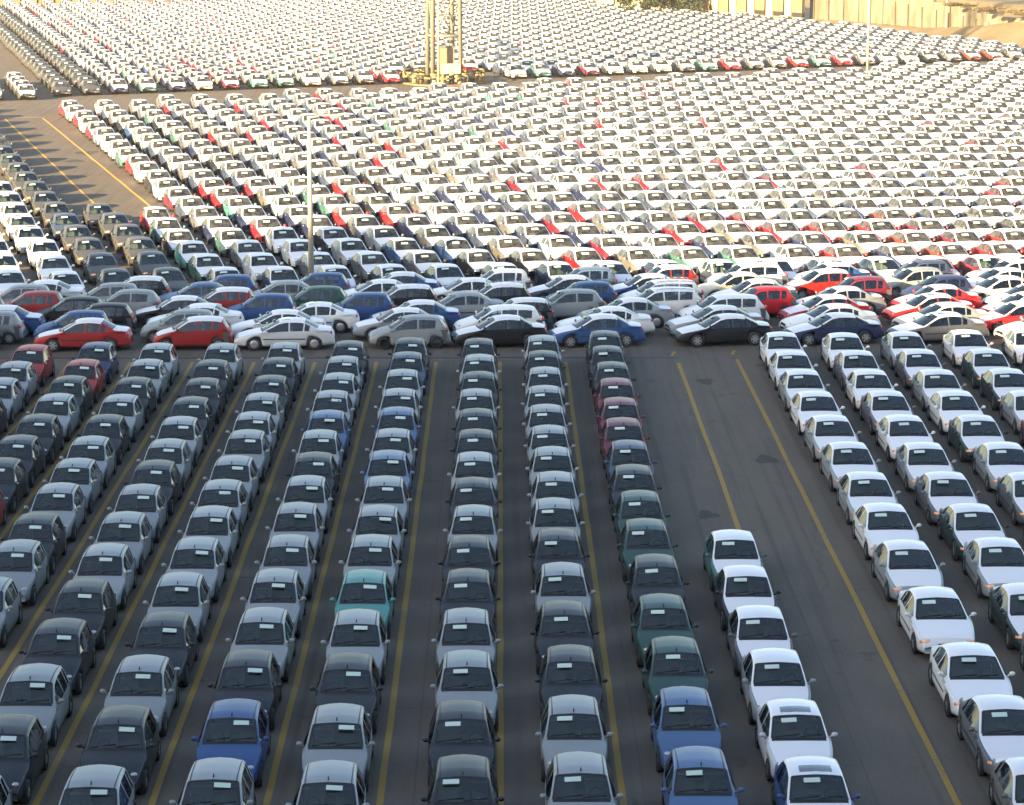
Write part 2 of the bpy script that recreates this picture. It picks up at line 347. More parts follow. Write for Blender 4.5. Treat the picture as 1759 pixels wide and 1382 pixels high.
    def region(s, y, k, full=True):
        """which panel the face at station interval centre y, section band k (0 = centre) belongs to"""
        gl = s.yc + (.06 if full else 0)
        if k <= 2 and s.yh < y < s.yc: return 'bonnet'
        if k <= 1 and s.yc < y < gl: return 'cowl'
        if k <= 1 and gl < y < s.yf: return 'windscreen'
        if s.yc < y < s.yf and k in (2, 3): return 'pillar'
        if s.yf < y < s.yr and k <= 3: return 'roof'
        if k <= 1 and s.yr + (.02 if full else 0) < y < s.yg: return 'rear_window'
        if s.yb and k <= 2 and s.yg < y < s.yb: return 'boot'
        if k == 4:
            wn = s.win
            for a, b in zip(wn[0::2], wn[1::2]):
                if a < y < b: return 'side'
            if not full and (wn[0] < y < wn[1] or wn[2] < y < wn[-1]): return 'side'
        return 'body'
    def shell(s, full=True):
        st = s.stations(full); idx = list(range(12)) if full else [0, 2, 3, 4, 5, 6, 8, 10]
        rings = []
        for y in st:
            P = s.section(y, full); rings.append([s.bend((P[i][0], y, P[i][1])) for i in idx])
        nb = len(idx)
        regs = {}
        def add(reg, quad):
            V, F, mp = regs.setdefault(reg, ([], [], {}))
            q = []
            for p in quad:
                key = (round(p[0], 5), round(p[1], 5), round(p[2], 5))
                if key not in mp: mp[key] = len(V); V.append(p)
                if not q or q[-1] != mp[key]: q.append(mp[key])
            if q[0] == q[-1]: q.pop()
            if len(q) > 2: F.append(tuple(q))
        for j in range(len(st) - 1):
            ym = (st[j] + st[j + 1]) / 2
            for b in range(nb - 1):
                reg = s.region(ym, idx[b] if full else {0: 0, 1: 2, 2: 3, 3: 4, 4: 5, 5: 6, 6: 8}[b], full)
                A, B_ = rings[j], rings[j + 1]
                for sd in (1, -1):
                    q = [(A[b][0] * sd, A[b][1], A[b][2]), (B_[b][0] * sd, B_[b][1], B_[b][2]), (B_[b + 1][0] * sd, B_[b + 1][1], B_[b + 1][2]), (A[b + 1][0] * sd, A[b + 1][1], A[b + 1][2])]
                    if sd == 1: q = q[::-1]          # outward normals
                    r_ = reg + (('_r' if sd > 0 else '_l') if reg in ('side', 'pillar') else '')
                    add(r_ if full else reg, q)
        for e, ring in ((0, rings[0]), (1, rings[-1])):            # nose and tail faces, as quads from the centre line
            zc = ring[-1][2]
            for b in range(nb - 2):
                for sd in (1, -1):
                    y0_ = st[e * -1]
                    q = [(0, y0_, ring[b][2] if b else ring[0][2]), (ring[b][0] * sd, ring[b][1], ring[b][2]), (ring[b + 1][0] * sd, ring[b + 1][1], ring[b + 1][2]), (0, y0_, ring[b + 1][2])]
                    if (sd == 1) == bool(e): q = q[::-1]
                    add('body', q)
        return regs
    def top_z(s, x, y):
        P = s.section(y); xs = [p[0] for p in P[:4]]; zs = [p[1] for p in P[:4]]
        return lin(abs(x), xs, zs)

def patch(sh, x0, x1, y0, y1, lift, n=3):
    """a thin patch lying on the upper surface of the car"""
    v, f = [], []
    for j in range(n + 1):
        y = y0 + (y1 - y0) * j / n
        for i in range(n + 1):
            x = x0 + (x1 - x0) * i / n; v.append(sh.bend((x, y, sh.top_z(x, y) + lift)))
    for j in range(n):
        for i in range(n):
            a = j * (n + 1) + i; f.append((a, a + 1, a + n + 2, a + n + 1))
    return v, f
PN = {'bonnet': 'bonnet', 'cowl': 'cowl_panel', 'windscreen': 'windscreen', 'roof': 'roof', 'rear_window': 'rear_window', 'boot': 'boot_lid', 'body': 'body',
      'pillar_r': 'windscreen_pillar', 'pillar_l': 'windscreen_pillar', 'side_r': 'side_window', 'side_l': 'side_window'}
MESHES = {}
def mesh_of(key, name, vf, m, smooth=True):
    if key not in MESHES:
        me = bpy.data.meshes.new(name); me.from_pydata([tuple(map(float, p)) for p in vf[0]], [], vf[1]); me.update()
        me.polygons.foreach_set('use_smooth', [smooth] * len(me.polygons)); me.materials.append(m); MESHES[key] = me
    return MESHES[key]
def split_islands(V, F):
    par = list(range(len(V)))
    def find(a):
        while par[a] != a: par[a] = par[par[a]]; a = par[a]
        return a
    for q in F:
        for k in q[1:]: par[find(q[0])] = find(k)
    gr = {}
    for q in F: gr.setdefault(find(q[0]), []).append(q)
    res = []
    for fs in gr.values():
        mp = {}; vv = []
        ff = []
        for q in fs:
            t = []
            for k in q:
                if k not in mp: mp[k] = len(vv); vv.append(V[k])
                t.append(mp[k])
            ff.append(tuple(t))
        res.append((vv, ff))
    return res
def wheel_vf(R, wd, n=22):
    v, f = [], []
    prof = [(-wd / 2, R * .66), (-wd / 2, R * .9), (-wd / 2 + .02, R), (wd / 2 - .02, R), (wd / 2, R * .9), (wd / 2, R * .66)]
    for x, r in prof:
        for i in range(n):
            a = 2 * math.pi * i / n; v.append((x, r * math.cos(a), r * math.sin(a)))
    for j in range(len(prof) - 1):
        for i in range(n): f.append((j * n + i, (j + 1) * n + i, (j + 1) * n + (i + 1) % n, j * n + (i + 1) % n))
    f.append(tuple(range(n)))                 # inner side closed
    return v, f
def rim_vf(R, wd, style):
    v, f = [], []; n = 24; x = wd / 2 - .025
    if style == 'cap':
        prof = [(x, R * .66), (x + .02, R * .6), (x + .03, R * .3), (x + .028, 0.001)]
        for xx, r in prof:
            for i in range(n): a = 2 * math.pi * i / n; v.append((xx, r * math.cos(a), r * math.sin(a)))
        for j in range(3):
            for i in range(n): f.append((j * n + i, (j + 1) * n + i, (j + 1) * n + (i + 1) % n, j * n + (i + 1) % n))
        return v, f
    for i in range(n):                        # outer ring
        a = 2 * math.pi * i / n
        v += [(x, R * .68 * math.cos(a), R * .68 * math.sin(a)), (x + .015, R * .58 * math.cos(a), R * .58 * math.sin(a))]
    f += [(2 * i, 2 * i + 1, (2 * i + 3) % (2 * n), (2 * i + 2) % (2 * n)) for i in range(n)]
    sp = 6
    for k in range(sp):
        a = 2 * math.pi * k / sp
        b = len(v)
        for r, hw in ((.10, .05), (.60, .035)):
            for sgn in (-1, 1):
                v.append((x + .012, R * r * math.cos(a) - sgn * hw * math.sin(a), R * r * math.sin(a) + sgn * hw * math.cos(a)))
        f.append((b, b + 1, b + 3, b + 2))
    b = len(v)
    for i in range(10): a = 2 * math.pi * i / 10; v.append((x + .02, R * .2 * math.cos(a), R * .2 * math.sin(a)))
    f.append(tuple(range(b, b + 10)))
    return v, f

def make_car(kind, film, sunroof=False, rhd=False, detail=2, amber=False, rails=False, steel=False, cap=False):
    """one prototype: an Empty with its parts; not linked, only copied"""
    sh = Shape(kind); key = kind; root = empty(kind, (0, 0, 0), link=False); parts = []
    def part(name, k, vf, m, parent=None, smooth=True, painted=False, loc=None, rot=None):
        o = bpy.data.objects.new(name, mesh_of((key, k, m.name), name, vf, m, smooth)); o.parent = parent or root
        if loc: o.location = loc
        if rot: o.rotation_euler = rot
        parts.append((o, painted)); return o
    regs = SHELLS.setdefault(kind, sh.shell())
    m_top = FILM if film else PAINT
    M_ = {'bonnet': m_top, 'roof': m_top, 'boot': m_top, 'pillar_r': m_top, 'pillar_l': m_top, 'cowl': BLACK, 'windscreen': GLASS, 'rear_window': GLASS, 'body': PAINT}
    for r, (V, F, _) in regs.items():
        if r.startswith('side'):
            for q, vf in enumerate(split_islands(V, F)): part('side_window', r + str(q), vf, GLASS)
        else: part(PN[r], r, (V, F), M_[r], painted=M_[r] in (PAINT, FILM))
    W2 = sh.W / 2; sg = 1 if rhd else -1                  # side of the driver: local -x is the left of the picture for a car facing us
    # the cabin: floor tub, dashboard, seats, wheel
    dx = -.36 * sg * -1 if False else (.36 if not rhd else -.36)
    vf = box_vf(-W2 * .86, W2 * .86, sh.yc - .1, sh.yg + .1, .25, .34)
    vf = box_vf(-W2 * .90, -W2 * .86, sh.yc, sh.yg, .34, sh.belt - .04, vf); vf = box_vf(W2 * .86, W2 * .90, sh.yc, sh.yg, .34, sh.belt - .04, vf)
    part('cabin_floor', 'floor', vf, DASH, smooth=False)
    yd = sh.yc + .16
    vf = ([], []); xs = W2 * .84
    for (y, z) in ((yd, sh.belt - .02), (yd + .42, sh.belt - .03), (yd + .56, sh.belt - .12), (yd + .58, .5)):
        vf[0].extend([(-xs, y, z), (xs, y, z)])
    vf[1].extend([(0, 1, 3, 2), (2, 3, 5, 4), (4, 5, 7, 6)])
    part('dashboard', 'dash', vf, DASH)
    if detail >= 1:
        for sx in (-1, 1):
            vf = box_vf(-.23, .23, 0, .48, .36, .52); vf = box_vf(-.23, .23, .42, .56, .52, 1.02, vf); vf = box_vf(-.12, .12, .46, .56, 1.05, 1.22, vf)
            o = part('seat', 'seat', vf, SEAT, loc=(sx * .36, yd + .80, 0), smooth=False)
        vf = box_vf(-.58, .58, 0, .45, .36, .52); vf = box_vf(-.58, .58, .40, .55, .52, .98, vf)
        part('rear_seat', 'rseat', vf, SEAT, loc=(0, yd + 1.66, 0), smooth=False)
        vf = ([], []); n = 14
        for i in range(n):
            a = 2 * math.pi * i / n
            for rr, dz in ((.165, 0), (.195, 0), (.18, .02)): vf[0].append((rr * math.cos(a), dz * .5, rr * math.sin(a)))
            for q in range(3): vf[1].append((i * 3 + q, i * 3 + (q + 1) % 3, ((i + 1) % n) * 3 + (q + 1) % 3, ((i + 1) % n) * 3 + q))
        box_vf(-.17, .17, -.01, .01, -.02, .02, vf); box_vf(-.02, .02, -.01, .01, -.17, 0, vf)
        part('steering_wheel', 'steer', vf, BLACK, loc=(dx, yd + .50, sh.belt + .01), rot=(math.radians(-24), 0, 0))
    # the sheet of paper stuck to the windscreen on the passenger's side
    px = -dx * .55
    yw0, yw1 = sh.yf - .02, sh.yc + .1
    ya, yb_ = yw0 + (yw1 - yw0) * .14, yw0 + (yw1 - yw0) * .34
    part('paper_sheet', 'paper%d%s' % (rhd, 'a'), patch(sh, px - .19, px + .19, yb_, ya, .006, 2), PAPER, smooth=False)
    # lamps
    hy = -sh.L / 2
    lx = W2 * .66
    for sx in (-1, 1):
        lampz = sh.zt(hy + .12) - .10
        vf = ball_vf((0, 0, 0), .16, .12, .085, 10, 6) if amber else ball_vf((0, 0, 0), .13, .09, .065, 10, 6)
        part('headlight', 'head%d' % amber, vf, PEACH if amber else LENS, loc=(sx * lx, hy + .20, lampz + .01))
        vf = ball_vf((0, 0, 0), .075, .10, .06, 8, 5) if amber else ball_vf((0, 0, 0), .05, .07, .035, 8, 5)
        part('indicator_lamp', 'ind%d' % amber, vf, AMBER if amber else REDL, loc=(sx * (lx + (.13 if amber else .05)), hy + (.27 if amber else .17), lampz - (.0 if amber else .07)))
        tz = .84 if sh.yb else (.88 if kind != 'people_carrier' else .95)
        vf = ball_vf((0, 0, 0), .12 if sh.yb else .08, .07, .085 if sh.yb else .15, 8, 5)
        part('tail_light', 'tail%d' % bool(sh.yb), vf, REDL, loc=(sx * W2 * .70, sh.L / 2 - .17, tz - .05))
        # door mirror
        vf = ball_vf((0, 0, 0), .085, .05, .065, 8, 5); tube_vf((-sx * .05, .0, -.02), (-sx * .12, .03, -.08), .022, 6, vf)
        yM = sh.win[0] + .10
        part('door_mirror', 'mir%d' % sx, vf, PAINT, loc=(sx * (W2 + .055), yM, sh.belt + .13), painted=True)
    vf = box_vf(-W2 * .34, W2 * .34, hy - .012, hy + .03, .50 - .06, .55)
    part('grille', 'grille', vf, BLACK, smooth=False)
    vf = box_vf(-W2 * .55, W2 * .55, hy - .010, hy + .03, .27, .35)
    part('air_intake', 'intake', vf, BLACK, smooth=False)
    R, wd = sh.wr, .19
    for c in (-sh.wy * 1.02, sh.wy):
        for sx in (-1, 1):
            wh = part('wheel', 'wheel', wheel_vf(R, wd), RUBBER, loc=(sx * (W2 - .11), c, R), rot=(0, 0, 0 if sx > 0 else math.pi))
            if not steel: part('rim', 'rim' + ('cap' if cap else ''), rim_vf(R, wd, 'cap' if cap else 'spoke'), RIM, parent=wh)
    if sunroof:
        part('sunroof', 'sunroof', patch(sh, -.38, .38, sh.yf + .16, sh.yf + .52, .008, 3), SUNROOF)
    if not sh.yb and not film:
        for sx in (-1, 1):
            xx = sx * sh.section(.4)[3][0] * .90
            part('roof_moulding', 'mould%d' % sx, patch_strip(sh, xx, sh.yf + .02, sh.yr - .02), SEALM)
    if rails:
        for sx in (-1, 1):
            xx = sx * sh.section(.4)[3][0] * .88; pts = [(xx, y, sh.top_z(xx, y) + .07) for y in np.linspace(sh.yf + .2, sh.yr - .15, 6)]; vf = ([], [])
            for a, b in zip(pts[:-1], pts[1:]): tube_vf(a, b, .018, 6, vf)
            for q in (0, 2, 5): tube_vf(pts[q], (pts[q][0], pts[q][1], pts[q][2] - .08), .018, 5, vf)
            part('roof_rail', 'rail%d' % sx, vf, RIM)
    if kind == 'sedan' or kind == 'compact_sedan':
        for sx in (-1, 1):
            v_, f_ = [], []
            for k, y in enumerate(np.linspace(-sh.wy * 1.02 + sh.wr + .1, sh.wy - sh.wr - .1, 5)):
                P = sh.section(float(y)); v_ += [(sx * (P[8][0] + .012), y, .52), (sx * (P[8][0] + .012), y, .565)]
                if k: f_.append((2 * k - 2, 2 * k - 1, 2 * k + 1, 2 * k))
            part('side_moulding', 'smould%d' % sx, (v_, f_), RIM if False else BLACK, smooth=False)
    if detail >= 2:
        # seals round the windscreen and the two wipers at its foot
        P0 = sh.section(sh.yc + .08); P1 = sh.section(sh.yf - .02); vf = ([], [])
        ring = [(-P1[2][0], sh.yf - .01, P1[2][1]), (P1[2][0], sh.yf - .01, P1[2][1]), (P0[2][0], sh.yc + .07, P0[2][1]), (-P0[2][0], sh.yc + .07, P0[2][1])]
        def strip(a, b, n=6, hw=.022):
            bb = len(vf[0])
            for k in range(n + 1):
                x = a[0] + (b[0] - a[0]) * k / n; y = a[1] + (b[1] - a[1]) * k / n
                d = Vector((b[0] - a[0], b[1] - a[1])).normalized(); nn = Vector((-d.y, d.x)) * hw
                for q in (-1, 1): vf[0].append(sh.bend((x + nn.x * q, y + nn.y * q, sh.top_z(x + nn.x * q, y + nn.y * q) + .005)))
                if k: o_ = bb + 2 * k; vf[1].append((o_ - 2, o_ - 1, o_ + 1, o_))
        for a, b in zip(ring, ring[1:] + ring[:1]): strip(a, b)
        part('windscreen_seal', 'seal', vf, SEALM)
        for q, (a, b) in enumerate(((-.58, .02), (.02, .58))):
            p0 = (a, sh.yc + .10, 0); p1 = (b, sh.yc + .17, 0)
            p0 = sh.bend((*p0[:2], sh.top_z(p0[0], p0[1]) + .02)); p1 = sh.bend((*p1[:2], sh.top_z(p1[0], p1[1]) + .02))
            part('wiper', 'wiper%d' % q, tube_vf(p0, p1, .013, 5), BLACK)
        if not film or not sh.yb:
            ya = sh.yf + .10; part('antenna', 'ant', tube_vf((0, ya, sh.top_z(0, ya)), (0, ya + .05, sh.top_z(0, ya) + .07), .017, 6), BLACK)
    return root, parts
def patch_strip(sh, x, y0, y1, n=10, hw=.013):
    v, f = [], []
    for k in range(n + 1):
        y = y0 + (y1 - y0) * k / n
        for q in (-1, 1): v.append(sh.bend((x + hw * q, y, sh.top_z(x + hw * q, y) + .004)))
        if k: f.append((2 * k - 2, 2 * k - 1, 2 * k + 1, 2 * k))
    return v, f
SHELLS = {}
PROTO = {}
def place(kind, film, colour, loc, rz, label, group, **kw):
    k = (kind, film, tuple(sorted(kw.items())))
    if k not in PROTO: PROTO[k] = make_car(kind, film, **kw)
    root, parts = PROTO[k]
    r = root.copy(); r.location = loc; r.rotation_euler = (0, 0, rz); C.objects.link(r); mp = {root: r}
    col = (*colour, 1.)
    for o, painted in parts:
        c = o.copy(); c.parent = mp[o.parent]; mp[o] = c
        if painted: c.color = col
        if o.data.name.startswith('paper_sheet'):
            q = random.uniform(-.04, .02); c.location = (random.uniform(-.07, .07), q, -q * .60 + .024); c.rotation_euler = (0, random.uniform(-.02, .02), random.uniform(-.05, .05))
        C.objects.link(c)
    assert label not in LABELS, label
    LABELS.add(label); nw = len(label.replace('-', ' ').split()); assert 4 <= nw <= 16 or print('LONG', nw, label) is None
    cat = {'people_carrier': 'minivan'}.get(kind, 'car')
    tag(r, label, cat, group); return r
LABELS = set()

COL = dict(silver=(.235, .26, .275), pale_silver=(.50, .52, .54), grey=(.10, .105, .12), dark=(.012, .014, .020), black=(.005, .005, .006), blue=(.022, .066, .20), pale_blue=(.12, .18, .28),
           slate=(.038, .055, .10), navy=(.014, .022, .075), red=(.29, .013, .012), bright_red=(.50, .012, .020), maroon=(.13, .010, .028), green=(.015, .055, .048), teal=(.07, .23, .22),
           sea=(.05, .13, .122), white=(.70, .70, .69), cream=(.62, .58, .46), darkgreen=(.010, .026, .022), brown=(.20, .035, .02), taupe=(.125, .12, .11), bright_green=(.02, .085, .058))
WORD = dict(silver='silver', pale_silver='pale silver', grey='grey', dark='dark grey', black='black', blue='blue', pale_blue='pale blue', slate='slate blue', navy='navy blue', red='red', bright_red='bright red',
            maroon='maroon', green='dark green', teal='turquoise', sea='teal', white='white', cream='cream', darkgreen='black-green', brown='rust red', taupe='grey-brown', bright_green='green')
ORD = ['', 'first', 'second', 'third', 'fourth', 'fifth', 'sixth', 'seventh', 'eighth', 'ninth', 'tenth', 'eleventh', 'twelfth', 'thirteenth', 'fourteenth', 'fifteenth', 'sixteenth', 'seventeenth', 'eighteenth']
def jit(c, k=.06):
    f = 1 + random.uniform(-k, k); return tuple(max(0, x * f) for x in c)
def nm(kind): return {'hatchback': 'hatchback', 'three_door_hatchback': 'three-door hatchback', 'small_sedan': 'small sedan', 'sedan': 'sedan', 'compact_sedan': 'sedan', 'people_carrier': 'minivan'}[kind]

# ---- the near hatchback lines (centre X, sticker distances from far to near, colours from far to near)
s_, d_, b_, m_, g2, u_, r_, t_, n_, pb = 'silver', 'dark', 'blue', 'maroon', 'green', 'navy', 'red', 'teal', 'navy', 'pale_blue'
NEAR = [
 (4.70, [118.8, 114.9, 111.0, 107.3, 103.2, 99.2, 95.1, 91.0, 87.0, 83.0, 78.4, 73.8, 69.4, 64.8, 60.0], [d_, d_, d_, m_, m_, m_, 'slate', d_, g2, g2, d_, g2, g2, b_ if 0 else 'slateblue', 'slateblue'], 0, 'first line left of open lane'),
 (1.85, [117.6, 113.7, 109.8, 105.7, 101.8, 97.8, 94.0, 89.9, 85.9, 81.7, 77.4, 73.1, 68.6, 64.1, 59.6], [s_, d_, s_, s_, s_, s_, s_, s_, s_, d_, s_, d_, d_, s_, s_], 0, 'second line left of open lane'),
 (-.92, [116.8, 112.8, 108.8, 105.0, 101.0, 97.1, 93.1, 89.0, 84.9, 80.8, 76.7, 72.3, 68.1, 63.7, 59.4], [d_, s_, d_, s_, d_, d_, s_, d_, s_, d_, d_, s_, s_, d_, d_], 0, 'third line left of open lane'),
 (-4.0, [117.0, 113.4, 109.3, 105.1, 101.3, 97.2, 93.4, 89.2, 84.9, 80.9, 76.6, 72.2, 67.9, 63.4, 59.0], [d_, b_ if 0 else 'slate', s_, s_, 'slateblue', s_, pb, s_, s_, s_, t_, s_, d_, s_, s_], 1, 'fourth line left of open lane'),
 (-6.68, [116.2, 112.4, 108.5, 104.7, 100.7, 97.0, 93.1, 89.3, 85.3, 80.9, 76.7, 72.4, 68.2, 63.8, 59.2], [d_, s_, s_, s_, 'slateblue', s_, d_, s_, s_, s_, s_, s_, d_, b_, s_], 1, 'fifth line left of open lane'),
 (-9.45, [115.8, 112.1, 108.0, 104.2, 100.4, 97.0, 92.5, 88.7, 84.8, 80.6, 76.3, 72.0, 67.7, 63.3, 58.7], [s_, d_, d_, s_, s_, s_, s_, s_, s_, s_, s_, d_, s_, d_, s_], 1, 'sixth line left of open lane'),
 (-12.2, [115.6, 111.6, 107.4, 103.4, 99.5, 95.4, 91.8, 88.0, 84.0, 79.8, 75.6, 71.3, 66.9, 62.6, 58.2], [s_, d_, d_, d_, s_, s_, d_, s_, s_, s_, d_, d_, s_, d_, s_], 1, 'seventh line left of open lane'),
 (-15.05, [115.6, 111.7, 107.6, 103.9, 99.9, 95.9, 92.1, 88.2, 83.9, 80.3, 75.8], [s_, s_, d_, s_, d_, s_, s_, s_, d_, s_, s_], 1, 'eighth line left of open lane'),
 (-17.7, [115.9, 111.7, 107.9, 104.1, 100.0, 96.1, 92.2, 88.0], [u_, r_, d_, s_, d_, d_, d_, r_], 1, 'ninth line left of open lane'),
 (-20.5, [115.3, 111.2, 107.5, 103.5], [r_, s_, s_, d_], 1, 'tenth line left of open lane'),
]
COL['mint'] = (.07, .19, .175); WORD['mint'] = 'mint green'; COL['slateblue'] = (.06, .12, .25); WORD['slateblue'] = 'soft blue'
for X, Ys, cols, rhd, phrase in NEAR:
    n = len(Ys)
    for i, (Y, c) in enumerate(zip(Ys, cols)):
        y = Y * (1 - .12 / 21) + .43
        place('hatchback', False, jit(COL[c], .1), (X + random.uniform(-.05, .05), y, 0), math.radians(random.uniform(-.7, .7)),
              '%s hatchback, %s from the crosswise cars, %s' % (WORD[c], ORD[i + 1], phrase), 'hatchbacks parked nose to tail in the near lines', rhd=bool(rhd))
# ---- the short line of film-covered small sedans in the open lane
for i, (Y, c, sr) in enumerate(zip([81.8, 77.4, 72.9, 68.6, 64.1, 59.6], ['sea', 'dark', 'grey', 'silver', 'pale_silver', 'blue'], [0, 0, 0, 0, 1, 1])):
    place('small_sedan', True, COL[c], (7.38 + random.uniform(-.04, .04), Y * (1 - .12 / 21) + .52, 0), math.radians(random.uniform(-.6, .6)),
          '%s small sedan with %s, %s of six in the open lane' % (WORD[c], 'a sunroof' if sr else 'white film', ORD[i + 1]), 'small sedans lined up in the open lane', sunroof=bool(sr))
# ---- the film-covered sedans to the right
RIGHT = [
 (12.72, [118.9, 114.2, 109.7, 105.0, 100.2, 95.3, 90.3, 85.6, 80.6, 75.0, 69.2, 64.5, 59.6], ['white', 'pale_silver', 'silver', 'white', 'silver', 'silver', 'silver', 'white', 'silver', 'white', 'white', 'grey', 'taupe'], 'first line right of open lane'),
 (15.55, [118.7, 114.2, 109.7, 105.1, 100.2, 95.2, 90.3, 85.5, 80.9, 75.4, 70.6], ['white', 'grey', 'white', 'grey', 'white', 'silver', 'grey', 'darkgreen', 'silver', 'darkgreen', 'grey'], 'second line right of open lane'),
 (18.35, [119.0, 114.5, 109.7, 105.1, 100.2, 95.2, 90.2, 85.0], ['silver', 'grey', 'silver', 'white', 'darkgreen', 'silver', 'grey', 'silver'], 'third line right of open lane'),
 (21.2, [119.5, 114.6, 109.9, 105.1, 100.2], ['white', 'darkgreen', 'dark', 'silver', 'maroon'], 'fourth line right of open lane'),
 (24.0, [119.9, 114.9], ['white', 'darkgreen'], 'fifth line right of open lane'),
]
for X, Ys, cols, phrase in RIGHT:
    for i, (Y, c) in enumerate(zip(Ys, cols)):
        place('sedan', True, jit(COL[c]), (X + random.uniform(-.07, .07), Y * (1 - .08 / 21) + .50, 0), math.radians(random.uniform(-.7, .7)),
              '%s sedan under white film, %s from crosswise cars, %s' % (WORD[c], ORD[i + 1], phrase), 'sedans under white film in the right-hand lines', amber=True)
# ---- seven crosswise rows
H5, H3, SD, CS, MV = 'hatchback', 'three_door_hatchback', 'sedan', 'compact_sedan', 'people_carrier'
CROSS = [
 [(-60, 'black', H5, 0), (150, 'red', CS, 1), (336, 'red', H5, 1), (492, 'pale_silver', SD, 2), (705, 'silver', H3, 0), (860, 'black', CS, 1), (1026, 'blue', CS, 1), (1244, 'black', SD, 1), (1435, 'navy', SD, 1), (1618, 'grey', SD, 2), (1806, 'white', SD, 1)],
 [(-14, 'silver', H5, 0), (136, 'blue', H5, 0), (316, 'silver', H5, 0), (480, 'white', SD, 1), (688, 'silver', CS, 1), (860, 'white', MV, 1), (1040, 'white', SD, 1), (1231, 'silver', SD, 1), (1432, 'white', SD, 1), (1628, 'silver', SD, 1), (1760, 'bright_red', CS, 1)],
 [(10, 'blue', CS, 1), (177, 'black', H5, 0), (342, 'white', SD, 1), (538, 'white', SD, 2), (715, 'blue', CS, 1), (889, 'black', H5, 1), (1077, 'silver', SD, 1), (1246, 'white', MV, 1), (1424, 'red', CS, 1), (1606, 'red', CS, 2), (1775, 'red', CS, 1)],
 [(-30, 'red', H5, 0), (133, 'black', H5, 0), (314, 'black', CS, 1), (452, 'blue', H5, 0), (619, 'blue', H5, 0), (793, 'silver', CS, 0), (976, 'silver', H3, 0), (1138, 'white', MV, 3), (1309, 'bright_red', H5, 0), (1448, 'silver', SD, 1), (1620, 'bright_red', CS, 1), (1785, 'white', SD, 1)],
 [(68, 'red', H5, 0), (225, 'silver', H3, 0), (387, 'red', H5, 1), (541, 'bright_green', H5, 0), (692, 'black', H5, 1), (852, 'black', H5, 1), (1000, 'blue', H5, 0), (1139, 'white', MV, 3), (1301, 'teal', CS, 1), (1480, 'maroon', H5, 0), (1625, 'navy', H5, 0), (1735, 'cream', SD, 1)],
 [(50, 'silver', H5, 0), (196, 'silver', H5, 0), (350, 'slateblue', CS, 0), (490, 'silver', CS, 0), (650, 'white', SD, 1), (802, 'white', SD, 1), (975, 'slate', CS, 1), (1112, 'blue', CS, 1), (1270, 'cream', CS, 0), (1418, 'red', H5, 1), (1582, 'silver', H5, 0), (1738, 'white', SD, 1)],
 [(88, 'pale_silver', SD, 1), (245, 'black', H5, 1), (392, 'blue', H5, 0), (546, 'blue', H5, 0), (684, 'blue', CS, 1), (855, 'white', H5, 1), (1003, 'pale_blue', H5, 0), (1143, 'red', H5, 1), (1290, 'white', MV, 3), (1436, 'blue', CS, 1), (1594, 'slate', H5, 0), (1759, 'white', SD, 1)],
]
ROWN = ['crosswise row nearest the camera', 'second crosswise row from the camera', 'third crosswise row', 'fourth crosswise row', 'fifth crosswise row', 'sixth crosswise row', 'crosswise row farthest from the camera']
for r, row in enumerate(CROSS):
    for i, (px, c, k, fl) in enumerate(row):
        X = x_at(px, 124 + 2.4 * r, 1.3)
        Y = 122.6 + .045 * (X + 8) + .95 + r * (2.18 + .0154 * (X + 14)) + random.uniform(-.08, .08)
        kw = dict(detail=1, sunroof=fl == 2, rails=fl == 3)
        if k == H3: kw['steel'] = True
        if k == SD and i % 3 == 0: kw['cap'] = True
        extra = ' with sunroof' if fl == 2 else ' with roof rails' if fl == 3 else ' with white film' if fl == 1 and c not in ('white',) else ''
        place(k, fl in (1, 2, 3), jit(COL[c]), (X - .05, Y, 0), math.radians(-90 + 3 + .28 * max(0, X + 14) + random.uniform(-1., 1.)),
              '%s %s%s, %s from the left, %s' % (WORD[c], nm(k), extra, ORD[i + 1], ROWN[r]), 'cars parked crosswise in seven rows', **kw)

# ---- the sunlit field beyond: lattice of slanting lines
TH = math.radians(13.97)
P0 = np.array([-14.566, 139.234]); VA = np.array([2.913, .304]); VB = np.array([-1.2692, 5.1013])
FIELD = [  # colours of each slanting line from the crosswise rows upwards
 ['grey', 'bright_green', 'teal', 'black', 'sea', 'bright_red'], ['navy', 'pale_silver', 'grey', 'sea', 'navy', 'grey', 'slate', 'maroon', 'white', 'dark', 'white', 'bright_red', 'sea', 'white', 'white', 'pale_blue', 'maroon', 'white', 'bright_red', 'silver', 'bright_red'], ['pale_silver', 'grey', 'white', 'white', 'bright_red', 'navy', 'teal'],
 ['navy', 'grey', 'silver', 'black', 'navy', 'navy', 'white'], ['bright_green', 'grey', 'blue', 'silver', 'grey', 'bright_red', 'sea'], ['grey', 'black', 'blue', 'grey', 'navy', 'bright_red', 'dark'],
 ['navy', 'black', 'taupe', 'slate', 'navy', 'white', 'grey'], ['silver', 'bright_red', 'white', 'slate', 'grey', 'navy'], ['navy', 'taupe', 'maroon', 'navy', 'maroon', 'navy'], ['cream', 'sea', 'white', 'white', 'grey', 'bright_red'],
 ['grey', 'sea', 'navy', 'bright_red', 'slate', 'slate'], ['slate', 'white', 'taupe', 'taupe', 'maroon', 'grey'], ['slate', 'bright_red', 'navy', 'bright_red', 'bright_red', 'navy'], ['bright_red', 'navy', 'taupe', 'bright_red', 'slate'],
 ['maroon', 'brown', 'brown', 'bright_red', 'dark'], ['dark', 'bright_red', 'maroon', 'maroon', 'brown'], ['brown', 'maroon', 'red', 'grey', 'navy'],
]
POOL = ['silver', 'grey', 'slate', 'navy', 'dark', 'white', 'bright_red', 'maroon', 'sea', 'taupe', 'pale_silver', 'teal', 'cream', 'blue']
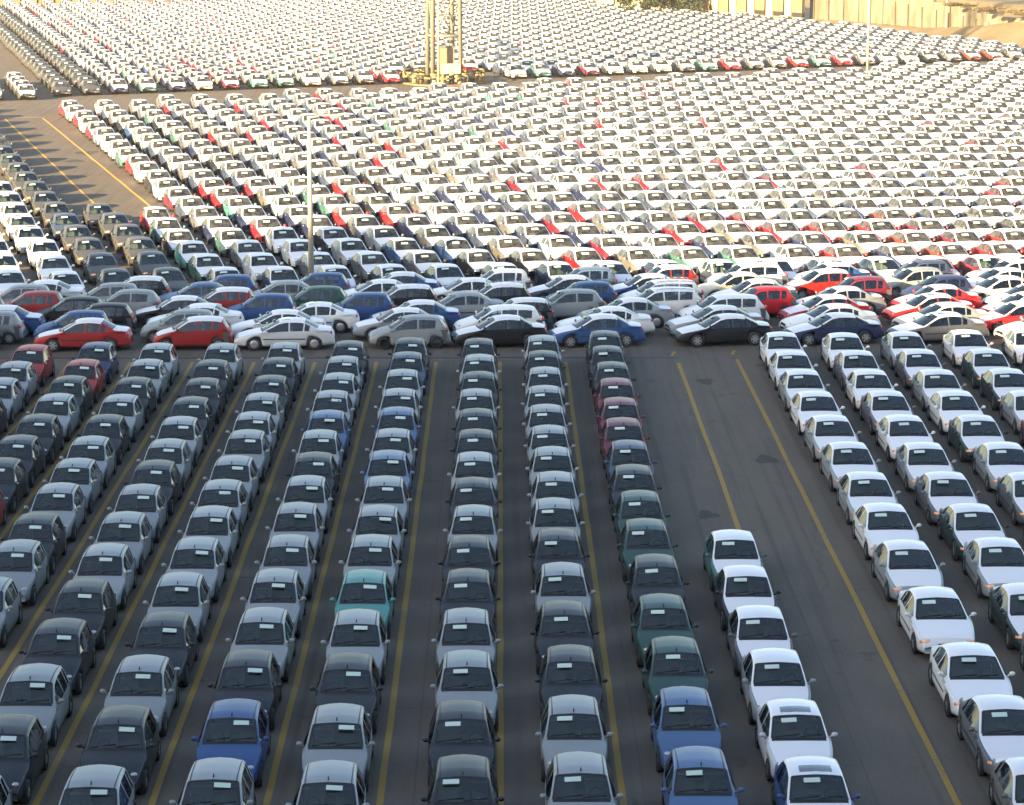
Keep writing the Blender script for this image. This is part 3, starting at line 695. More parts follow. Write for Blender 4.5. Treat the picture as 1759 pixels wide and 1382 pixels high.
PW = np.array([.13, .24, .17, .11, .05, .08, .055, .035, .02, .04, .045, .008, .012, .005]); PW = PW / PW.sum()
mass = []        # (kind, film, colour, X, Y, heading)
singles = []
LINEN = ['short leftmost'] + [ORD[i] for i in range(2, 19)]
def top_of_field(X): return 257.8 + .54 * (X + 14.4)
for i in range(-1, 50):
    for j in range(0, 36):
        P = P0 + VA * i + VB * j
        if i < 0 or (i == 0 and j > 5): continue
        if P[1] > top_of_field(P[0]) - 1.0 or P[0] > 62: continue
        px, py = project(P[0], P[1], 1.2)
        if px > 1759 + 45: continue
        if i > 16 and j == 0 and False: continue
        bow = j * min(0., -.085 + .0085 * i)
        x, y = P[0] + bow + .12 + random.uniform(-.09, .09), P[1] * (1 - .12 / 21) + .47 + random.uniform(-.12, .12)
        c = FIELD[i][j] if i < len(FIELD) and j < len(FIELD[i]) else POOL[rng.choice(len(POOL), p=PW)]
        kind = 'compact_sedan'
        if px > 1500 and py < 190: kind = 'people_carrier' if px > 1560 or py < 140 else 'sedan'; c = 'white' if random.random() < .8 else 'silver'
        near = py > 395
        item = (kind, True, c, x, y, TH + math.radians(random.uniform(-.8, .8)), i, j)
        (singles if near else mass).append(item)
# ---- unwrapped dark saloons, and white ones, left of the field
K1 = [(-37.4, 201.3), (-35.8, 195.6), (-34.2, 189.6), (-32.7, 183.9), (-31.1, 178.4), (-29.5, 172.6), (-27.9, 167.0), (-26.4, 161.4), (-24.9, 156.0), (-23.4, 150.5), (-21.8, 144.5), (-20.2, 138.7)]
K2 = [(-25.1, 166.3), (-23.5, 161.7), (-22.0, 156.4), (-20.5, 150.8), (-19.1, 145.0), (-17.5, 139.0)]
W1 = [(-33.4, 178.2), (-31.8, 172.3), (-30.4, 166.6), (-29.0, 161.0), (-27.6, 155.7), (-25.8, 149.8), (-24.2, 143.5), (-22.7, 137.8)]
W2 = [(-30.2, 156.0), (-28.7, 150.2), (-27.2, 144.4), (-25.7, 138.3)]
left = []
for nme, pts, cols in (('K1', K1, {3: 'slate'}), ('K2', K2, {}), ('W1', W1, None), ('W2', W2, None)):
    for q, (X, Y) in enumerate(reversed(pts)):
        idx = len(pts) - 1 - q
        c = 'pale_silver' if cols is None else ('slate' if (nme == 'K1' and q == 4) else 'taupe')
        if cols is None: c = 'white'
        COL['k1'] = (.060, .057, .052); WORD['k1'] = 'grey-brown'
        if c == 'taupe': c = 'k1'
        left.append((nme, q, 'sedan', cols is None, c, X + .12, Y * (1 - .08 / 21) + .5))
PH = dict(K1='the long dark line by the sunlit lane', K2='the short dark line below the sunlit lane', W1='the white line at the left edge', W2='the outermost white line, left edge')
budget = 300 - len(LABELS) - len(left)
singles.sort(key=lambda t: t[4])
for t in singles[budget:]: mass.append(t)
for (kind, film, c, x, y, th, i, j) in singles[:budget]:
    place(kind, film, jit(COL[c]), (x, y, 0), th, '%s sedan under white film, %s behind the crosswise rows, %s slanting line' % (WORD[c], ORD[j + 1], LINEN[i]), 'sedans under white film in the slanting lines', detail=1)
for nme, q, kind, film, c, X, Y in left:
    place(kind, film, jit(COL[c]), (X, Y, 0), TH + math.radians(random.uniform(-.6, .6)), '%s sedan, %s behind crosswise rows, in %s' % (WORD[c], ORD[q + 1], PH[nme]), 'sedans in the slanting lines at the left', detail=1, amber=True, sunroof=(nme == 'W1' and q in (3, 4)))
for k in range(1, 8):                      # the dark line runs on beyond the left edge; its shadows reach into the picture
    mass.append(('sedan', False, 'k1', -37.3 - 1.6 * k, 201.3 + .6 + 5.8 * k, TH, 99, 99))
# ---- the far field across the service road
F0 = np.array([-42.2, 260.6]); FA = np.array([2.61, 1.24])
def inside_far(X, Y):
    pts = [(13, 447), (18, 413), (29, 396.5), (44, 376), (50, 359), (63, 321.5), (75, 292)]
    lim = float(np.interp(-Y, [-p[1] for p in pts], [p[0] for p in pts]))
    if X > lim - 2.2: return False
    if Y > 452: return False
    if Y > float(np.interp(X, [-110, -58, -44, -28], [424, 431, 436, 452])) - 4: return False
    return True
for i in range(-14, 44):
    for j in range(0, 44):
        P = F0 + FA * i + VB * j + np.array([-.55, 2.2])
        if i < 0: continue
        if not inside_far(P[0], P[1]): continue
        px, py = project(P[0], P[1], 1.2)
        if px < -40 or px > 1800 or py < -14: continue
        # the lighting mast's plot and its surroundings stay free
        if -11.3 < P[0] < -.6 and 272 < P[1] < 289.5: continue
        if j == 0 and random.random() < .04 and abs(P[0]) > 15: continue
        x, y = P[0] + random.uniform(-.1, .1), P[1] + random.uniform(-.15, .15)
        dark = i < 2
        kind = 'sedan' if dark else 'compact_sedan'
        c = 'k1' if dark else POOL[rng.choice(len(POOL), p=PW)]
        blue_zone = (740 < px < 900 and 60 < py < 110 and random.random() < .5)
        film = not dark
        if blue_zone: film = random.random() < .5; c = random.choice(['pale_blue', 'slate', 'silver'])
        mass.append((kind, film, c, x, y, TH + math.radians(random.uniform(-.8, .8)), i, j))
for k, (n, bx) in enumerate(((4, -45.6), (5, -48.6))):
    for j in range(n):
        P = np.array([bx, 256.3 - k * 1.0]) + VB * j
        mass.append(('sedan', True, 'white', P[0], P[1] + 2.4, TH, 0, 0))
# first cars of the far field get the colours seen in the photograph
ROWC = ['k1', 'k1', 'navy', 'sea', 'navy', 'cream', 'maroon', 'mint', 'sea', 'cream', 'grey', 'taupe', 'bright_red', 'maroon', 'navy', 'bright_red', 'bright_red', 'cream', 'mint', 'navy', 'maroon', 'cream', 'cream', 'cream', 'grey', 'mint', 'bright_red', 'grey', 'grey', 'bright_red', 'mint', 'bright_red', 'grey', 'silver', 'silver', 'dark', 'grey', 'brown', 'brown']
for n, t in enumerate(mass):
    if t[7] == 0 and t[4] > 255 and t[6] < len(ROWC): mass[n] = t[:2] + (ROWC[t[6]],) + t[3:]

def lod(kind, film):
    sh = Shape(kind); regs = sh.shell(full=False); V, F, Mi, Pn = [], [], [], []
    mi = {'body': 0, 'bonnet': 1, 'roof': 1, 'boot': 1, 'pillar': 1, 'windscreen': 2, 'rear_window': 2, 'side': 2}
    for r, (v, f, _) in regs.items():
        b = len(V); V += v
        for q in f:
            if len(q) == 3: q = (q[0], q[1], q[2], q[2])
            F.append(tuple(b + k for k in q)); m = mi[r]
            Mi.append(0 if (m == 1 and not film) else m)
    def addbox(x0, x1, y0, y1, z0, z1, m):
        v, f = box_vf(x0, x1, y0, y1, z0, z1); b = len(V); V.extend(v)
        for q in f[1:]: F.append(tuple(b + k for k in q)); Mi.append(m)
    W2 = sh.W / 2; hy = -sh.L / 2
    for c in (-sh.wy, sh.wy):
        for sx in (-1, 1):
            v, f = [], []; n = 8; b = len(V)
            for x in (sx * (W2 - .20), sx * (W2 - .015)):
                for k in range(n): a = 2 * math.pi * k / n; V.append((x, c + sh.wr * math.cos(a), sh.wr + sh.wr * math.sin(a)))
            for k in range(n): F.append((b + k, b + (k + 1) % n, b + n + (k + 1) % n, b + n + k)); Mi.append(3)
            for k in range(0, n - 2, 2): F.append((b + n, b + n + k + 1, b + n + k + 2, b + n + min(k + 3, n - 1))); Mi.append(3)
    v, f = patch(sh, -.10, .30, sh.yf - .37, sh.yf - .20, .02, 1)
    v = [(-x, y, z) for x, y, z in v]; b = len(V); V += v; F += [tuple(b + k for k in q[::-1]) for q in f]; Mi += [4] * len(f)
    for sx in (-1, 1):
        addbox(sx * W2 * .62 - .14, sx * W2 * .62 + .14, hy - .01, hy + .22, .56, .67, 5)
        addbox(sx * (W2 + .1) - .08, sx * (W2 + .1) + .08, sh.win[0] + .02, sh.win[0] + .12, sh.belt + .05, sh.belt + .18, 0)
    addbox(-W2 * .35, W2 * .35, hy - .015, hy + .02, .45, .53, 3)
    return np.array(V, np.float32), np.array(F, np.int32), np.array(Mi, np.int32)
def build_mass(name, items, label):
    cache = {}; vs, fs, ms, cs, off = [], [], [], [], 0
    for kind, film, c, x, y, th, _, _ in items:
        if (kind, film) not in cache: cache[(kind, film)] = lod(kind, film)
        V, F, M_ = cache[(kind, film)]
        R = np.array([[math.cos(th), -math.sin(th), 0], [math.sin(th), math.cos(th), 0], [0, 0, 1]], np.float32)
        vs.append(V @ R.T + np.array([x, y, 0], np.float32)); fs.append(F + off); ms.append(M_); off += len(V)
        cs.append(np.tile(np.array([*jit(COL[c], .1), 1], np.float32), (len(V), 1)))
    V = np.concatenate(vs); F = np.concatenate(fs); M_ = np.concatenate(ms); Cc = np.concatenate(cs)
    tri = F[:, 2] == F[:, 3]; cnt = np.where(tri, 3, 4).astype(np.int32)
    mask = np.ones(F.shape, bool); mask[tri, 3] = False; loops = F[mask]
    me = bpy.data.meshes.new(name); me.vertices.add(len(V)); me.vertices.foreach_set('co', V.ravel())
    me.loops.add(len(loops)); me.loops.foreach_set('vertex_index', loops)
    me.polygons.add(len(F)); st = np.concatenate([[0], np.cumsum(cnt)[:-1]]).astype(np.int32); me.polygons.foreach_set('loop_start', st)
    for m in (PAINT_A, FILM_A, GLASS_D, RUBBER, PAPER, LENS): me.materials.append(m)
    me.polygons.foreach_set('material_index', M_); me.polygons.foreach_set('use_smooth', np.ones(len(F), bool))
    at = me.color_attributes.new('paint', 'FLOAT_COLOR', 'POINT'); at.data.foreach_set('color', Cc.ravel())
    me.update(calc_edges=True); me.validate()
    o = bpy.data.objects.new(name, me); C.objects.link(o); o['kind'] = 'stuff'; tag(o, label, 'cars')
    print('mass cars', len(items), 'faces', len(F)); return o
build_mass('parked_car_mass', mass, 'far sunlit mass of white-topped new cars filling the yard in slanting lines')
print('individual cars', len(LABELS))

# ================================================================== SHIP-SIDE BUILDING whose shade covers the near lines (behind the camera)
CONC = sand_mat('pale_concrete', (.30, .28, .25), (.40, .38, .34), .3)
SHX, SHY = HEAD.x / math.tan(SUN_EL), HEAD.y / math.tan(SUN_EL)
bnd = [(-60, 128), (-34, 131), (-23.4, 139.0), (-17.5, 143.2), (-12.8, 153.0), (-10.4, 158.5), (-5.6, 161.0), (-3.8, 147.0), (4.3, 139.3), (13.2, 136.0), (18.2, 129), (21.5, 121), (60, 98)]
FY = -6.0
top = []
for X, Y in bnd:
    h = 1.2 + (Y - FY) / SHY; top.append((X - SHX * (h - 1.2), h))
tb = empty('terminal_building', (0, FY, 0)); tag(tb, 'tall pale concrete terminal building behind the viewpoint', 'building')
top = [(-420, top[0][1])] + top + [(160, top[-1][1] - 3)]
v, f = [], []
for x, h in top: v += [(x, 0, 0), (x, 0, h), (x, -24, h), (x, -24, 0)]
for k in range(len(top) - 1):
    a = 4 * k; f += [(a, a + 4, a + 5, a + 1), (a + 1, a + 5, a + 6, a + 2), (a + 2, a + 6, a + 7, a + 3)]
f += [(0, 1, 2, 3), tuple(4 * (len(top) - 1) + q for q in (3, 2, 1, 0))]
mesh_obj('wall', v, f, CONC, tb, smooth=False)
WG = mat('building_window_glass', (.03, .04, .05), .1)
wme = None
for fl in range(1, 8):
    for k in range(-9, 6):
        vf = box_vf(-1.6, 1.6, -.02, .06, 0, 1.5)
        o = bpy.data.objects.new('window', wme.data) if wme else mesh_obj('window', *vf, WG, tb, smooth=False)
        if wme: C.objects.link(o); o.parent = tb
        wme = wme or o; o.location = (k * 8.0 + 2, 0, fl * 4.0)

# ================================================================== LIGHTING MAST on its guarded plot
STEEL = mat('weathered_pale_steel', (.19, .18, .15), .55, metal=.2)
STEEL_D = mat('shabby_steel', (.13, .115, .09), .6, metal=.2)
CABY = mat('cream_cabinet_paint', (.27, .255, .2), .6)
STRY = mat('yellow_guard_paint', (.27, .19, .045), .6); STRB = mat('black_guard_paint', (.02, .02, .02), .6)
mx_, my_ = -5.75, 279.0
TW = empty('lighting_mast', (mx_, my_, 0)); tag(TW, 'tall yellowish steel lattice lighting mast rising from a guarded plot', 'mast')
Ht = 34.0
legs = [(-1.75, .5), (-1.15, -1.6), (1.75, -1.5), (.85, 1.9)]
for lx_, ly_ in legs:
    mesh_obj('leg', *tube_vf((lx_, ly_, 0), (lx_ * .8, ly_ * .8, Ht), .23, 12), STEEL, TW)
    mesh_obj('base_plate', *box_vf(lx_ - .4, lx_ + .4, ly_ - .4, ly_ + .4, .0, .12), STEEL_D, TW, smooth=False)
for z in (4.8, 9.6, 14.4, 19.2, 24, 28.8, 33.6):
    k = 1 - .2 * z / Ht
    vf = ([], [])
    order = [0, 1, 2, 3]
    for a in range(4):
        p, q = legs[order[a]], legs[order[(a + 1) % 4]]
        mesh_obj('ring_beam', *tube_vf((p[0] * k, p[1] * k, z), (q[0] * k, q[1] * k, z), .16, 8), STEEL, TW)
        k2 = 1 - .2 * (z + 4.8) / Ht
        if z < 30:
            A_, B_ = ((p[0] * k, p[1] * k, z), (q[0] * k2, q[1] * k2, z + 4.8)) if (a + int(z)) % 2 else ((q[0] * k, q[1] * k, z), (p[0] * k2, p[1] * k2, z + 4.8))
            mesh_obj('diagonal_brace', *tube_vf(A_, B_, .08, 6), STEEL, TW)
    if z < 30: mesh_obj('landing', *box_vf(-.2 * k, 1.5 * k, -.9 * k, 1.2 * k, z + .02, z + .10), STEEL_D, TW, smooth=False)
for sx in (0., .45): mesh_obj('ladder_rail', *tube_vf((.1 + sx, .4, .2), (.1 + sx, .4, Ht), .035, 6), STEEL, TW)
lr = None
for k in range(68):
    vf = tube_vf((.1, .4, 0), (.55, .4, 0), .022, 5)
    o = bpy.data.objects.new('ladder_rung', lr.data) if lr else mesh_obj('ladder_rung', *vf, STEEL, TW)
    if lr: C.objects.link(o); o.parent = TW
    lr = lr or o; o.location.z = .6 + .48 * k
for z in (6.8, 8.0):
    for a in range(3):
        p, q = legs[a + 1], legs[(a + 2) % 4]
        mesh_obj('guard_rail', *tube_vf((p[0] * .8, p[1] * .8, z), (q[0] * .8, q[1] * .8, z), .045, 6), STEEL, TW)
mesh_obj('lamp_platform', *box_vf(-2.4, 2.4, -2.4, 2.4, Ht, Ht + .15), STEEL_D, TW, smooth=False)
for k in range(5):
    fl_ = mesh_obj('floodlight', *box_vf(-.35, .35, -.2, .1, 0, .55), STEEL_D, TW, smooth=False); fl_.location = (-2 + k, -2.3, Ht + .3)
cb = empty('switch_cabinet', (mx_ + .75, my_ - 1.9, 0)); tag(cb, 'pale cream switch cabinet standing between the front legs of the mast', 'cabinet')
mesh_obj('case', *box_vf(-1.0, 1.0, -.4, .4, .15, 2.0), CABY, cb, smooth=False)
for sx in (-1, 1): mesh_obj('door', *box_vf(sx * .49 - .46, sx * .49 + .46, -.43, -.41, .25, 1.9), CABY, cb, smooth=False)
cb2 = empty('control_cabinet', (mx_ + .15, my_ + .6, 0)); tag(cb2, 'taller ochre control cabinet behind the cream one, inside the mast', 'cabinet')
mesh_obj('case', *box_vf(-.9, .9, -.4, .4, .1, 3.5), mat('ochre_cabinet_paint', (.15, .125, .085), .65), cb2, smooth=False)
mesh_obj('cap', *box_vf(-1.0, 1.0, -.5, .5, 3.5, 3.62), STEEL_D, cb2, smooth=False)
vv = [(mx_ + 4.6 * math.cos(a) * 1.0, my_ - .5 + 6.0 * math.sin(a)) for a in [2 * math.pi * k / 10 + .31 for k in range(10)]]
pl = mesh_obj('concrete_plot', [(x, y, z) for z in (-.05, .14) for x, y in vv], [tuple(reversed(range(10))), tuple(range(10, 20))] + [(k, (k + 1) % 10, 10 + (k + 1) % 10, 10 + k) for k in range(10)], sand_mat('ochre_concrete', (.14, .10, .055), (.20, .15, .09), .8), smooth=False)
struct(pl)
gr = empty('guard_fence', (mx_, my_ - .5, 0)); tag(gr, 'yellow and black striped guard rail ring round the foot of the mast', 'guard rail')
for k in range(10):
    a0, a1 = 2 * math.pi * k / 10 + .31, 2 * math.pi * (k + 1) / 10 + .31
    A_, B_ = Vector((4.3 * math.cos(a0), 5.5 * math.sin(a0), 0)), Vector((4.3 * math.cos(a1), 5.5 * math.sin(a1), 0))
    mesh_obj('post', *tube_vf((A_.x, A_.y, 0), (A_.x, A_.y, 1.25), .13, 8), STRY if k % 2 else STRB, gr)
    n = 4
    for q in range(n):
        p, r2 = A_.lerp(B_, q / n), A_.lerp(B_, (q + 1) / n)
        for zz in (.75, 1.15):
            mesh_obj('rail', *tube_vf((p.x, p.y, zz), (r2.x, r2.y, zz), .10, 8), STRY if (q + (zz > 1) + k) % 2 else STRB, gr)
DR = [mat('ochre_drum_paint', (.22, .14, .05), .7), mat('pale_drum_paint', (.24, .19, .11), .7), STRB]
for k in range(13):
    a = math.pi + math.pi * (k + .5) / 13
    x, y = 3.6 * math.cos(a), 4.7 * math.sin(a)
    vf = tube_vf((0, 0, .14), (0, 0, 1.0), .30, 12); tube_vf((0, 0, .44), (0, 0, .47), .32, 12, vf); tube_vf((0, 0, .70), (0, 0, .73), .32, 12, vf)
    o = mesh_obj('drum', *vf, DR[(k * 5) % 3], smooth=True); o.location = (mx_ + x, my_ - .5 + y, 0)
    cn = {0: 'ochre', 1: 'pale yellow', 2: 'black'}[(k * 5) % 3]
    tag(o, '%s steel drum inside the guard rail, %s from the left' % (cn, ORD[k + 1]), 'drum', 'drums round the foot of the mast')

# ================================================================== LAMP POSTS
POLE = mat('galvanised_pole', (.36, .33, .255), .5)
def lamp_post(x, y, h, label, arm=2.0, r=.14):
    o = empty('lamp_post', (x, y, 0)); tag(o, label, 'lamp post', 'lamp posts')
    mesh_obj('pole', *tube_vf((0, 0, 0), (0, 0, h), r, 12, r2=r * .62), POLE, o)
    mesh_obj('base_plate', *box_vf(-.25, .25, -.25, .25, 0, .06), POLE, o, smooth=False)
    vf = tube_vf((0, 0, h - .05), (arm * .5, 0, h + .07), .055, 8); tube_vf((arm * .5, 0, h + .07), (arm, 0, h + .08), .05, 8, vf)
    mesh_obj('arm', *vf, POLE, o)
    vf = ball_vf((0, 0, 0), .42, .16, .10, 10, 6); hd = mesh_obj('lamp_head', *vf, CABY, o); hd.location = (arm + .1, 0, h + .06)
    mesh_obj('lamp_glass', *ball_vf((0, 0, -.05), .30, .12, .09, 10, 6), LENS, hd)
    return o
X, Y = ground(535, 488); lamp_post(X, Y, 9.0, 'grey lamp post rising from behind the crosswise cars, left of centre', arm=1.35, r=.16)
X, Y = ground(753, 153); lamp_post(X, Y + .5, 13.0, 'slim pale lamp post directly in front of the lattice mast', r=.14)
X, Y = ground(1490, 124); lamp_post(X, Y, 13.0, 'tall pale lamp post on the service road at the right', r=.15)
X, Y = ground(1625, 63); lamp_post(X, Y, 13.0, 'pale lamp post against the sandy bank, farthest right', r=.15)
X, Y = ground(1419, 38); lamp_post(X, Y, 13.0, 'pale lamp post before the end of the panelled wall', r=.15)

# ================================================================== FAR EDGE: fence, panelled wall, concrete wall, bank, road, trees
FENCEM = mat('brown_fence_sheet', (.20, .115, .06), .7)
PLIN = sand_mat('pale_plinth', (.22, .175, .11), (.30, .24, .15), .6)  # the plinth's own pale sandy colour, mottled at random
fe = empty('sheet_fence', (0, 0, 0)); tag(fe, 'brown sheet-metal fence on a pale plinth along the far left edge', 'fence')
pth = [(-110, 424), (-58, 433), (-50, 437), (-30, 458), (0, 466), (13, 466)]
def path_pts(p, step):
    o = []
    for a, b in zip(p[:-1], p[1:]):
        a, b = Vector(a), Vector(b); n = max(1, round((b - a).length / step))
        o += [a.lerp(b, k / n) for k in range(n)]
    return o + [Vector(p[-1])]
def wall_seg(a, b, z0, z1, t, vf=None):
    d = (b - a).normalized(); n = Vector((-d.y, d.x)) * t / 2
    v, f = vf if vf else ([], []); o = len(v)
    v += [(p.x + q.x, p.y + q.y, z) for z in (z0, z1) for p, q in ((a, n), (b, n), (b, -n), (a, -n))]
    f += [tuple(o + i for i in q) for q in ((3, 2, 1, 0), (4, 5, 6, 7), (0, 1, 5, 4), (1, 2, 6, 5), (2, 3, 7, 6), (3, 0, 4, 7))]
    return v, f
pp = path_pts(pth, 2.6)
for k, (a, b) in enumerate(zip(pp[:-1], pp[1:])):
    mesh_obj('plinth', *wall_seg(a, b, 0, .35, .34), PLIN, fe, smooth=False)
    mesh_obj('panel', *wall_seg(a, b, .35, 3.2, .07), FENCEM, fe, smooth=False)
    mesh_obj('post', *tube_vf((a.x, a.y - .18, 0), (a.x, a.y - .18, 3.35), .09, 8), STEEL, fe)
# the panelled wall
WALLB = sand_mat('bright_plaster', (.27, .24, .18), (.33, .30, .235), .8)
WALLR = sand_mat('ochre_infill', (.17, .12, .06), (.21, .155, .085), .8)
gate = [(13, 440), (18, 417.5), (29, 401.5), (43.0, 381.5)]
pw = empty('panelled_wall', (0, 0, 0)); tag(pw, 'bright plastered perimeter wall with ochre recessed bays beyond the far cars', 'wall')
pa = path_pts(gate, 4.1)
for k, (a, b) in enumerate(zip(pa[:-1], pa[1:])):
    d = b - a; m1 = a + d * .42
    if a.x < 24: m1 = a + d * .9
    mesh_obj('pier', *wall_seg(a, m1, 0, 7.5, .8), WALLB, pw, smooth=False)
    mesh_obj('bay', *wall_seg(m1, b, 0, 7.3, .3), WALLR if a.x > 24 else WALLB, pw, smooth=False)
    mesh_obj('downpipe', *tube_vf((b.x - .25, b.y - .45, 0), (b.x - .25, b.y - .45, 7.4), .12, 8), BLACK, pw)
    if a.x > 34: mesh_obj('vent_slot', *wall_seg(m1 + Vector((-.1, -.3)), b + Vector((-.1, -.3)), .9, 1.5, .2), BLACK, pw, smooth=False)
CW = mat('stained_concrete', (.4, .34, .22), .9)
tc = N(CW, 'ShaderNodeTexCoord'); mp_ = N(CW, 'ShaderNodeMapping'); mp_.inputs['Scale'].default_value = (.7, .7, .15)
n_a = N(CW, 'ShaderNodeTexNoise'); n_a.inputs['Scale'].default_value = 1.3; n_a.inputs['Detail'].default_value = 7
rr = N(CW, 'ShaderNodeValToRGB'); rr.color_ramp.elements[0].position = .36; rr.color_ramp.elements[0].color = (.085, .07, .047, 1); rr.color_ramp.elements[1].position = .62; rr.color_ramp.elements[1].color = (.15, .13, .095, 1)
L(CW, tc.outputs['Object'], mp_.inputs[0]); L(CW, mp_.outputs[0], n_a.inputs['Vector']); L(CW, n_a.outputs[0], rr.inputs[0]); L(CW, rr.outputs[0], bsdf(CW).inputs['Base Color'])
# bank: foot line, crest line
foot = [(43.0, 380.8), (47.5, 371), (52.5, 356), (58, 340), (64, 324.5), (72, 306), (90, 270), (130, 200)]
cw = empty('retaining_wall', (0, 0, 0)); tag(cw, 'stained ochre concrete retaining wall above the grassy strip, upper right', 'wall')
wl = path_pts([(44.5, 383.5), (49.5, 373.5), (54.5, 361.5), (58.8, 353), (63.5, 342), (68.5, 330)], 3.4)
nwl = len(wl) - 1
for k, (a, b) in enumerate(zip(wl[:-1], wl[1:])):
    mesh_obj('wall_panel', *wall_seg(a, b + (a - b).normalized() * .05, .4, 6.4 - 3.2 * min(1, k / nwl * 1.3), .5), CW, cw, smooth=False)
    mesh_obj('buttress', *wall_seg(a + Vector((-.35, -.2)), a + Vector((.1, -.9)), .3, 5.4 - 3.2 * min(1, k / nwl * 1.3), .35), CW, cw, smooth=False)
vb, fb = [], []
NB = 60
fp = path_pts(foot, 2.5); cols_n = 14
for k, p in enumerate(fp):
    a = fp[max(0, k - 1)]; b = fp[min(len(fp) - 1, k + 1)]; d = (b - a).normalized(); n = Vector((-d.y, d.x)); n = n if n.x > 0 else -n
    for c in range(cols_n):
        s2 = c / (cols_n - 1); dist = [0, .4, .9, 2, 3.2, 4.5, 6, 8, 10.5, 13, 16, 20, 26, 60][c]
        zz = [0, .22, .3, .6, 1.2, 2.0, 2.9, 3.7, 4.2, 4.3, 4.3, 4.35, 4.4, 4.5][c]
        q = p + n * dist
        wq = max(0., min(1., (q.y - 338) / 20)); zz = zz * (1 - wq) + min(zz, .9) * wq if c < 8 else zz
        vb.append((q.x, q.y, zz + (random.uniform(-.05, .05) if 1 < c < 12 else 0)))
for k in range(len(fp) - 1):
    for c in range(cols_n - 1): o = k * cols_n + c; fb.append((o, o + 1, o + cols_n + 1, o + cols_n))
struct(mesh_obj('sandy_bank', vb, fb, SAND))
# narrow kerb at the foot of the bank
for a, b in zip(fp[:-1], fp[1:]): struct(mesh_obj('kerb_stone', *wall_seg(a + Vector((-.3, 0)), b + Vector((-.3, 0)) + (a - b).normalized() * .03, 0, .22, .22), mat('dark_kerb', (.10, .085, .06), .9) if 'dark_kerb' not in bpy.data.materials else bpy.data.materials['dark_kerb'], smooth=False))
cr = [(q.x, q.y) for q in fp]
v, f = [], []
for k, p in enumerate(fp):
    a = fp[max(0, k - 1)]; b = fp[min(len(fp) - 1, k + 1)]; d = (b - a).normalized(); n = Vector((-d.y, d.x)); n = n if n.x > 0 else -n
    v += [(*(p + n * 22), 4.55), (*(p + n * 34), 4.6)]
    if k: f.append((2 * k - 2, 2 * k - 1, 2 * k + 1, 2 * k))
struct(mesh_obj('upper_road', v, f, sand_mat('grey_road', (.17, .15, .12), (.21, .19, .155), .3)))
# dry shrubs along the crest
def leaf_mesh(name, n, rad, size, m, shape='ball', thin=1.):
    v, f = [], []
    for k in range(n):
        u = Vector((random.gauss(0, 1), random.gauss(0, 1), random.gauss(0, 1))).normalized() * (random.random() ** .45)
        c = Vector((u.x * rad[0], u.y * rad[1], rad[2] + u.z * rad[2]))
        a = Vector((random.gauss(0, 1), random.gauss(0, 1), random.gauss(0, 1))).normalized(); b = a.orthogonal().normalized(); s2 = size * random.uniform(.6, 1.3); o = len(v)
        v += [tuple(c + a * s2), tuple(c + b * s2 * .6 * thin), tuple(c - a * s2), tuple(c - b * s2 * .6 * thin)]; f.append((o, o + 1, o + 2, o + 3))
    me = bpy.data.meshes.new(name); me.from_pydata(v, [], f); me.materials.append(m); return me
def leafmat(name, c1, c2):
    m = mat(name, c1, .8, spec=.2); oi = N(m, 'ShaderNodeNewGeometry'); r = N(m, 'ShaderNodeValToRGB'); r.color_ramp.elements[0].color = (*c1, 1); r.color_ramp.elements[1].color = (*c2, 1)
    L(m, oi.outputs['Random Per Island'], r.inputs[0]); L(m, r.outputs[0], bsdf(m).inputs['Base Color']); return m
DRY = leafmat('dry_grass_blades', (.10, .075, .035), (.18, .14, .075)); LEAF = leafmat('dusty_green_leaf', (.016, .028, .012), (.055, .068, .028)); TWIG = leafmat('brown_twig', (.05, .035, .02), (.11, .08, .04))
BARK = mat('bark', (.12, .08, .05), .9)
bush = [leaf_mesh('dry_shrub', 900, (1.3, 1.0, .55), .13, DRY) for _ in range(3)]
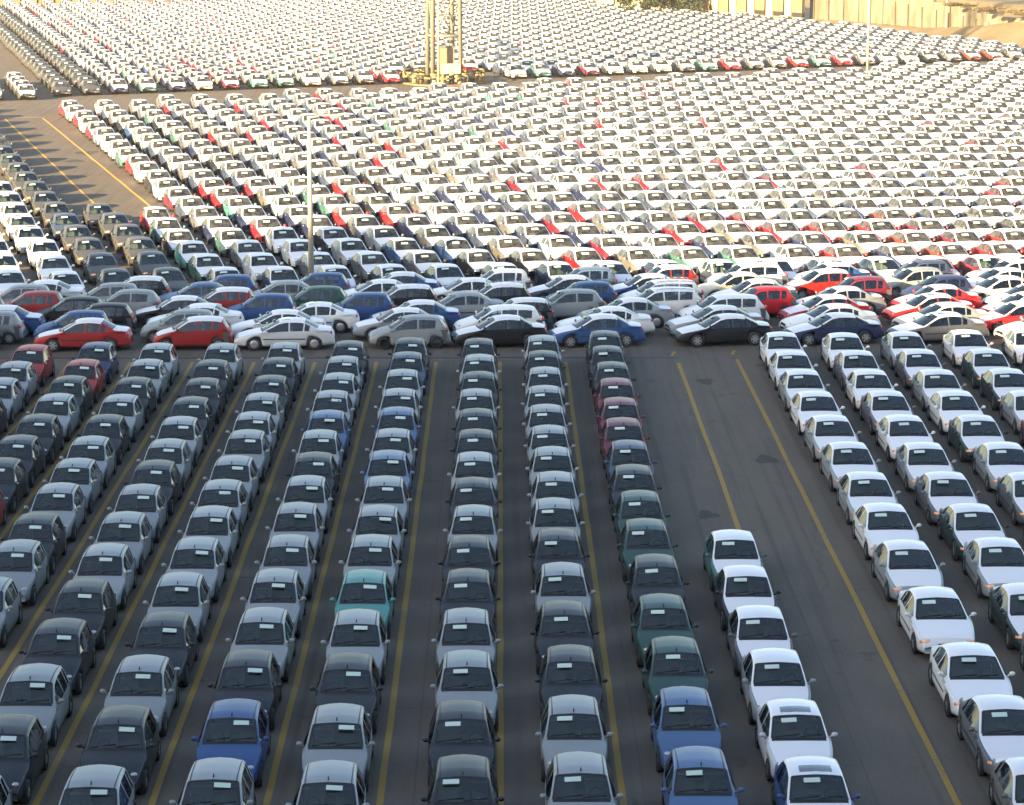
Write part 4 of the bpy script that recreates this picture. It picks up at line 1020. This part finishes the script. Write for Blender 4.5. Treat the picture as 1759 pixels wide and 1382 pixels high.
for k in range(14):
    ax = 1635 + k * 10.0; X, Y = ground(ax, 8 + (ax - 1640) * .13 + random.uniform(-3, 3), 4.3)
    o = bpy.data.objects.new('dry_shrub', bush[k % 3]); C.objects.link(o); o.location = (X, Y, 4.2); s2 = random.uniform(.35, .7); o.scale = (s2 * 1.9, s2, s2 * random.uniform(.6, 1.1)); o.rotation_euler.z = random.uniform(-.4, .4)
    tag(o, 'low dry shrub on the crest of the sandy bank, %s from the left' % ORD[k + 1], 'shrub', 'dry shrubs on the bank')
# trees before the panelled wall
def tree(x, y, label, crown, blobs, m, trunk_h, trunk_r, n, size):
    o = empty('leafy_tree', (x, y, 0)); tag(o, label, 'tree')
    vf = tube_vf((0, 0, 0), (.1, 0, trunk_h), trunk_r, 10, r2=trunk_r * .6); 
    for k in range(7):
        a = 2.4 * k; tube_vf((.08, 0, trunk_h * (.6 + .05 * k)), (math.cos(a) * crown * .6, math.sin(a) * crown * .5, trunk_h + crown * (.4 + .1 * (k % 3))), trunk_r * .35, 6, vf, r2=trunk_r * .1)
    mesh_obj('trunk', *vf, BARK, o)
    v, f = [], []
    for (cx, cy, cz, rx, ry, rz) in blobs:
        for _ in range(n):
            u = Vector((random.gauss(0, 1), random.gauss(0, 1), random.gauss(0, 1))).normalized() * (random.random() ** .35)
            c = Vector((cx + u.x * rx, cy + u.y * ry, cz + u.z * rz)); a = Vector((random.gauss(0, 1), random.gauss(0, 1), random.gauss(0, .7))).normalized(); b = a.orthogonal().normalized(); s2 = size * random.uniform(.5, 1.4); b0 = len(v)
            v += [tuple(c + a * s2), tuple(c + b * s2 * .55), tuple(c - a * s2), tuple(c - b * s2 * .55)]; f.append((b0, b0 + 1, b0 + 2, b0 + 3))
    mesh_obj('crown', v, f, m, o, smooth=False)
X0, Y0 = ground(1130, 30)
bl = []
for k in range(36):
    bl.append((random.uniform(-5.6, 5.4), random.uniform(-1.5, 1.5), random.uniform(1.3, 6.5), random.uniform(.9, 1.9), random.uniform(.9, 1.6), random.uniform(.8, 1.4)))
tree(X0 + .2, Y0 + .5, 'broad dusty green tree standing before the bright wall beyond the cars', 3.5, bl, LEAF, 3.0, .28, 420, .20)
X0, Y0 = ground(1250, 26)
tree(X0, Y0 + 1.0, 'small bare brown tree against the wall, right of the green tree', 1.6, [(-.6, 0, 3.6, 1.0, .8, .8), (.7, 0, 3.9, 1.1, .8, .9), (-1.9, .2, 4.1, .9, .8, .7)], TWIG, 2.6, .09, 170, .16)
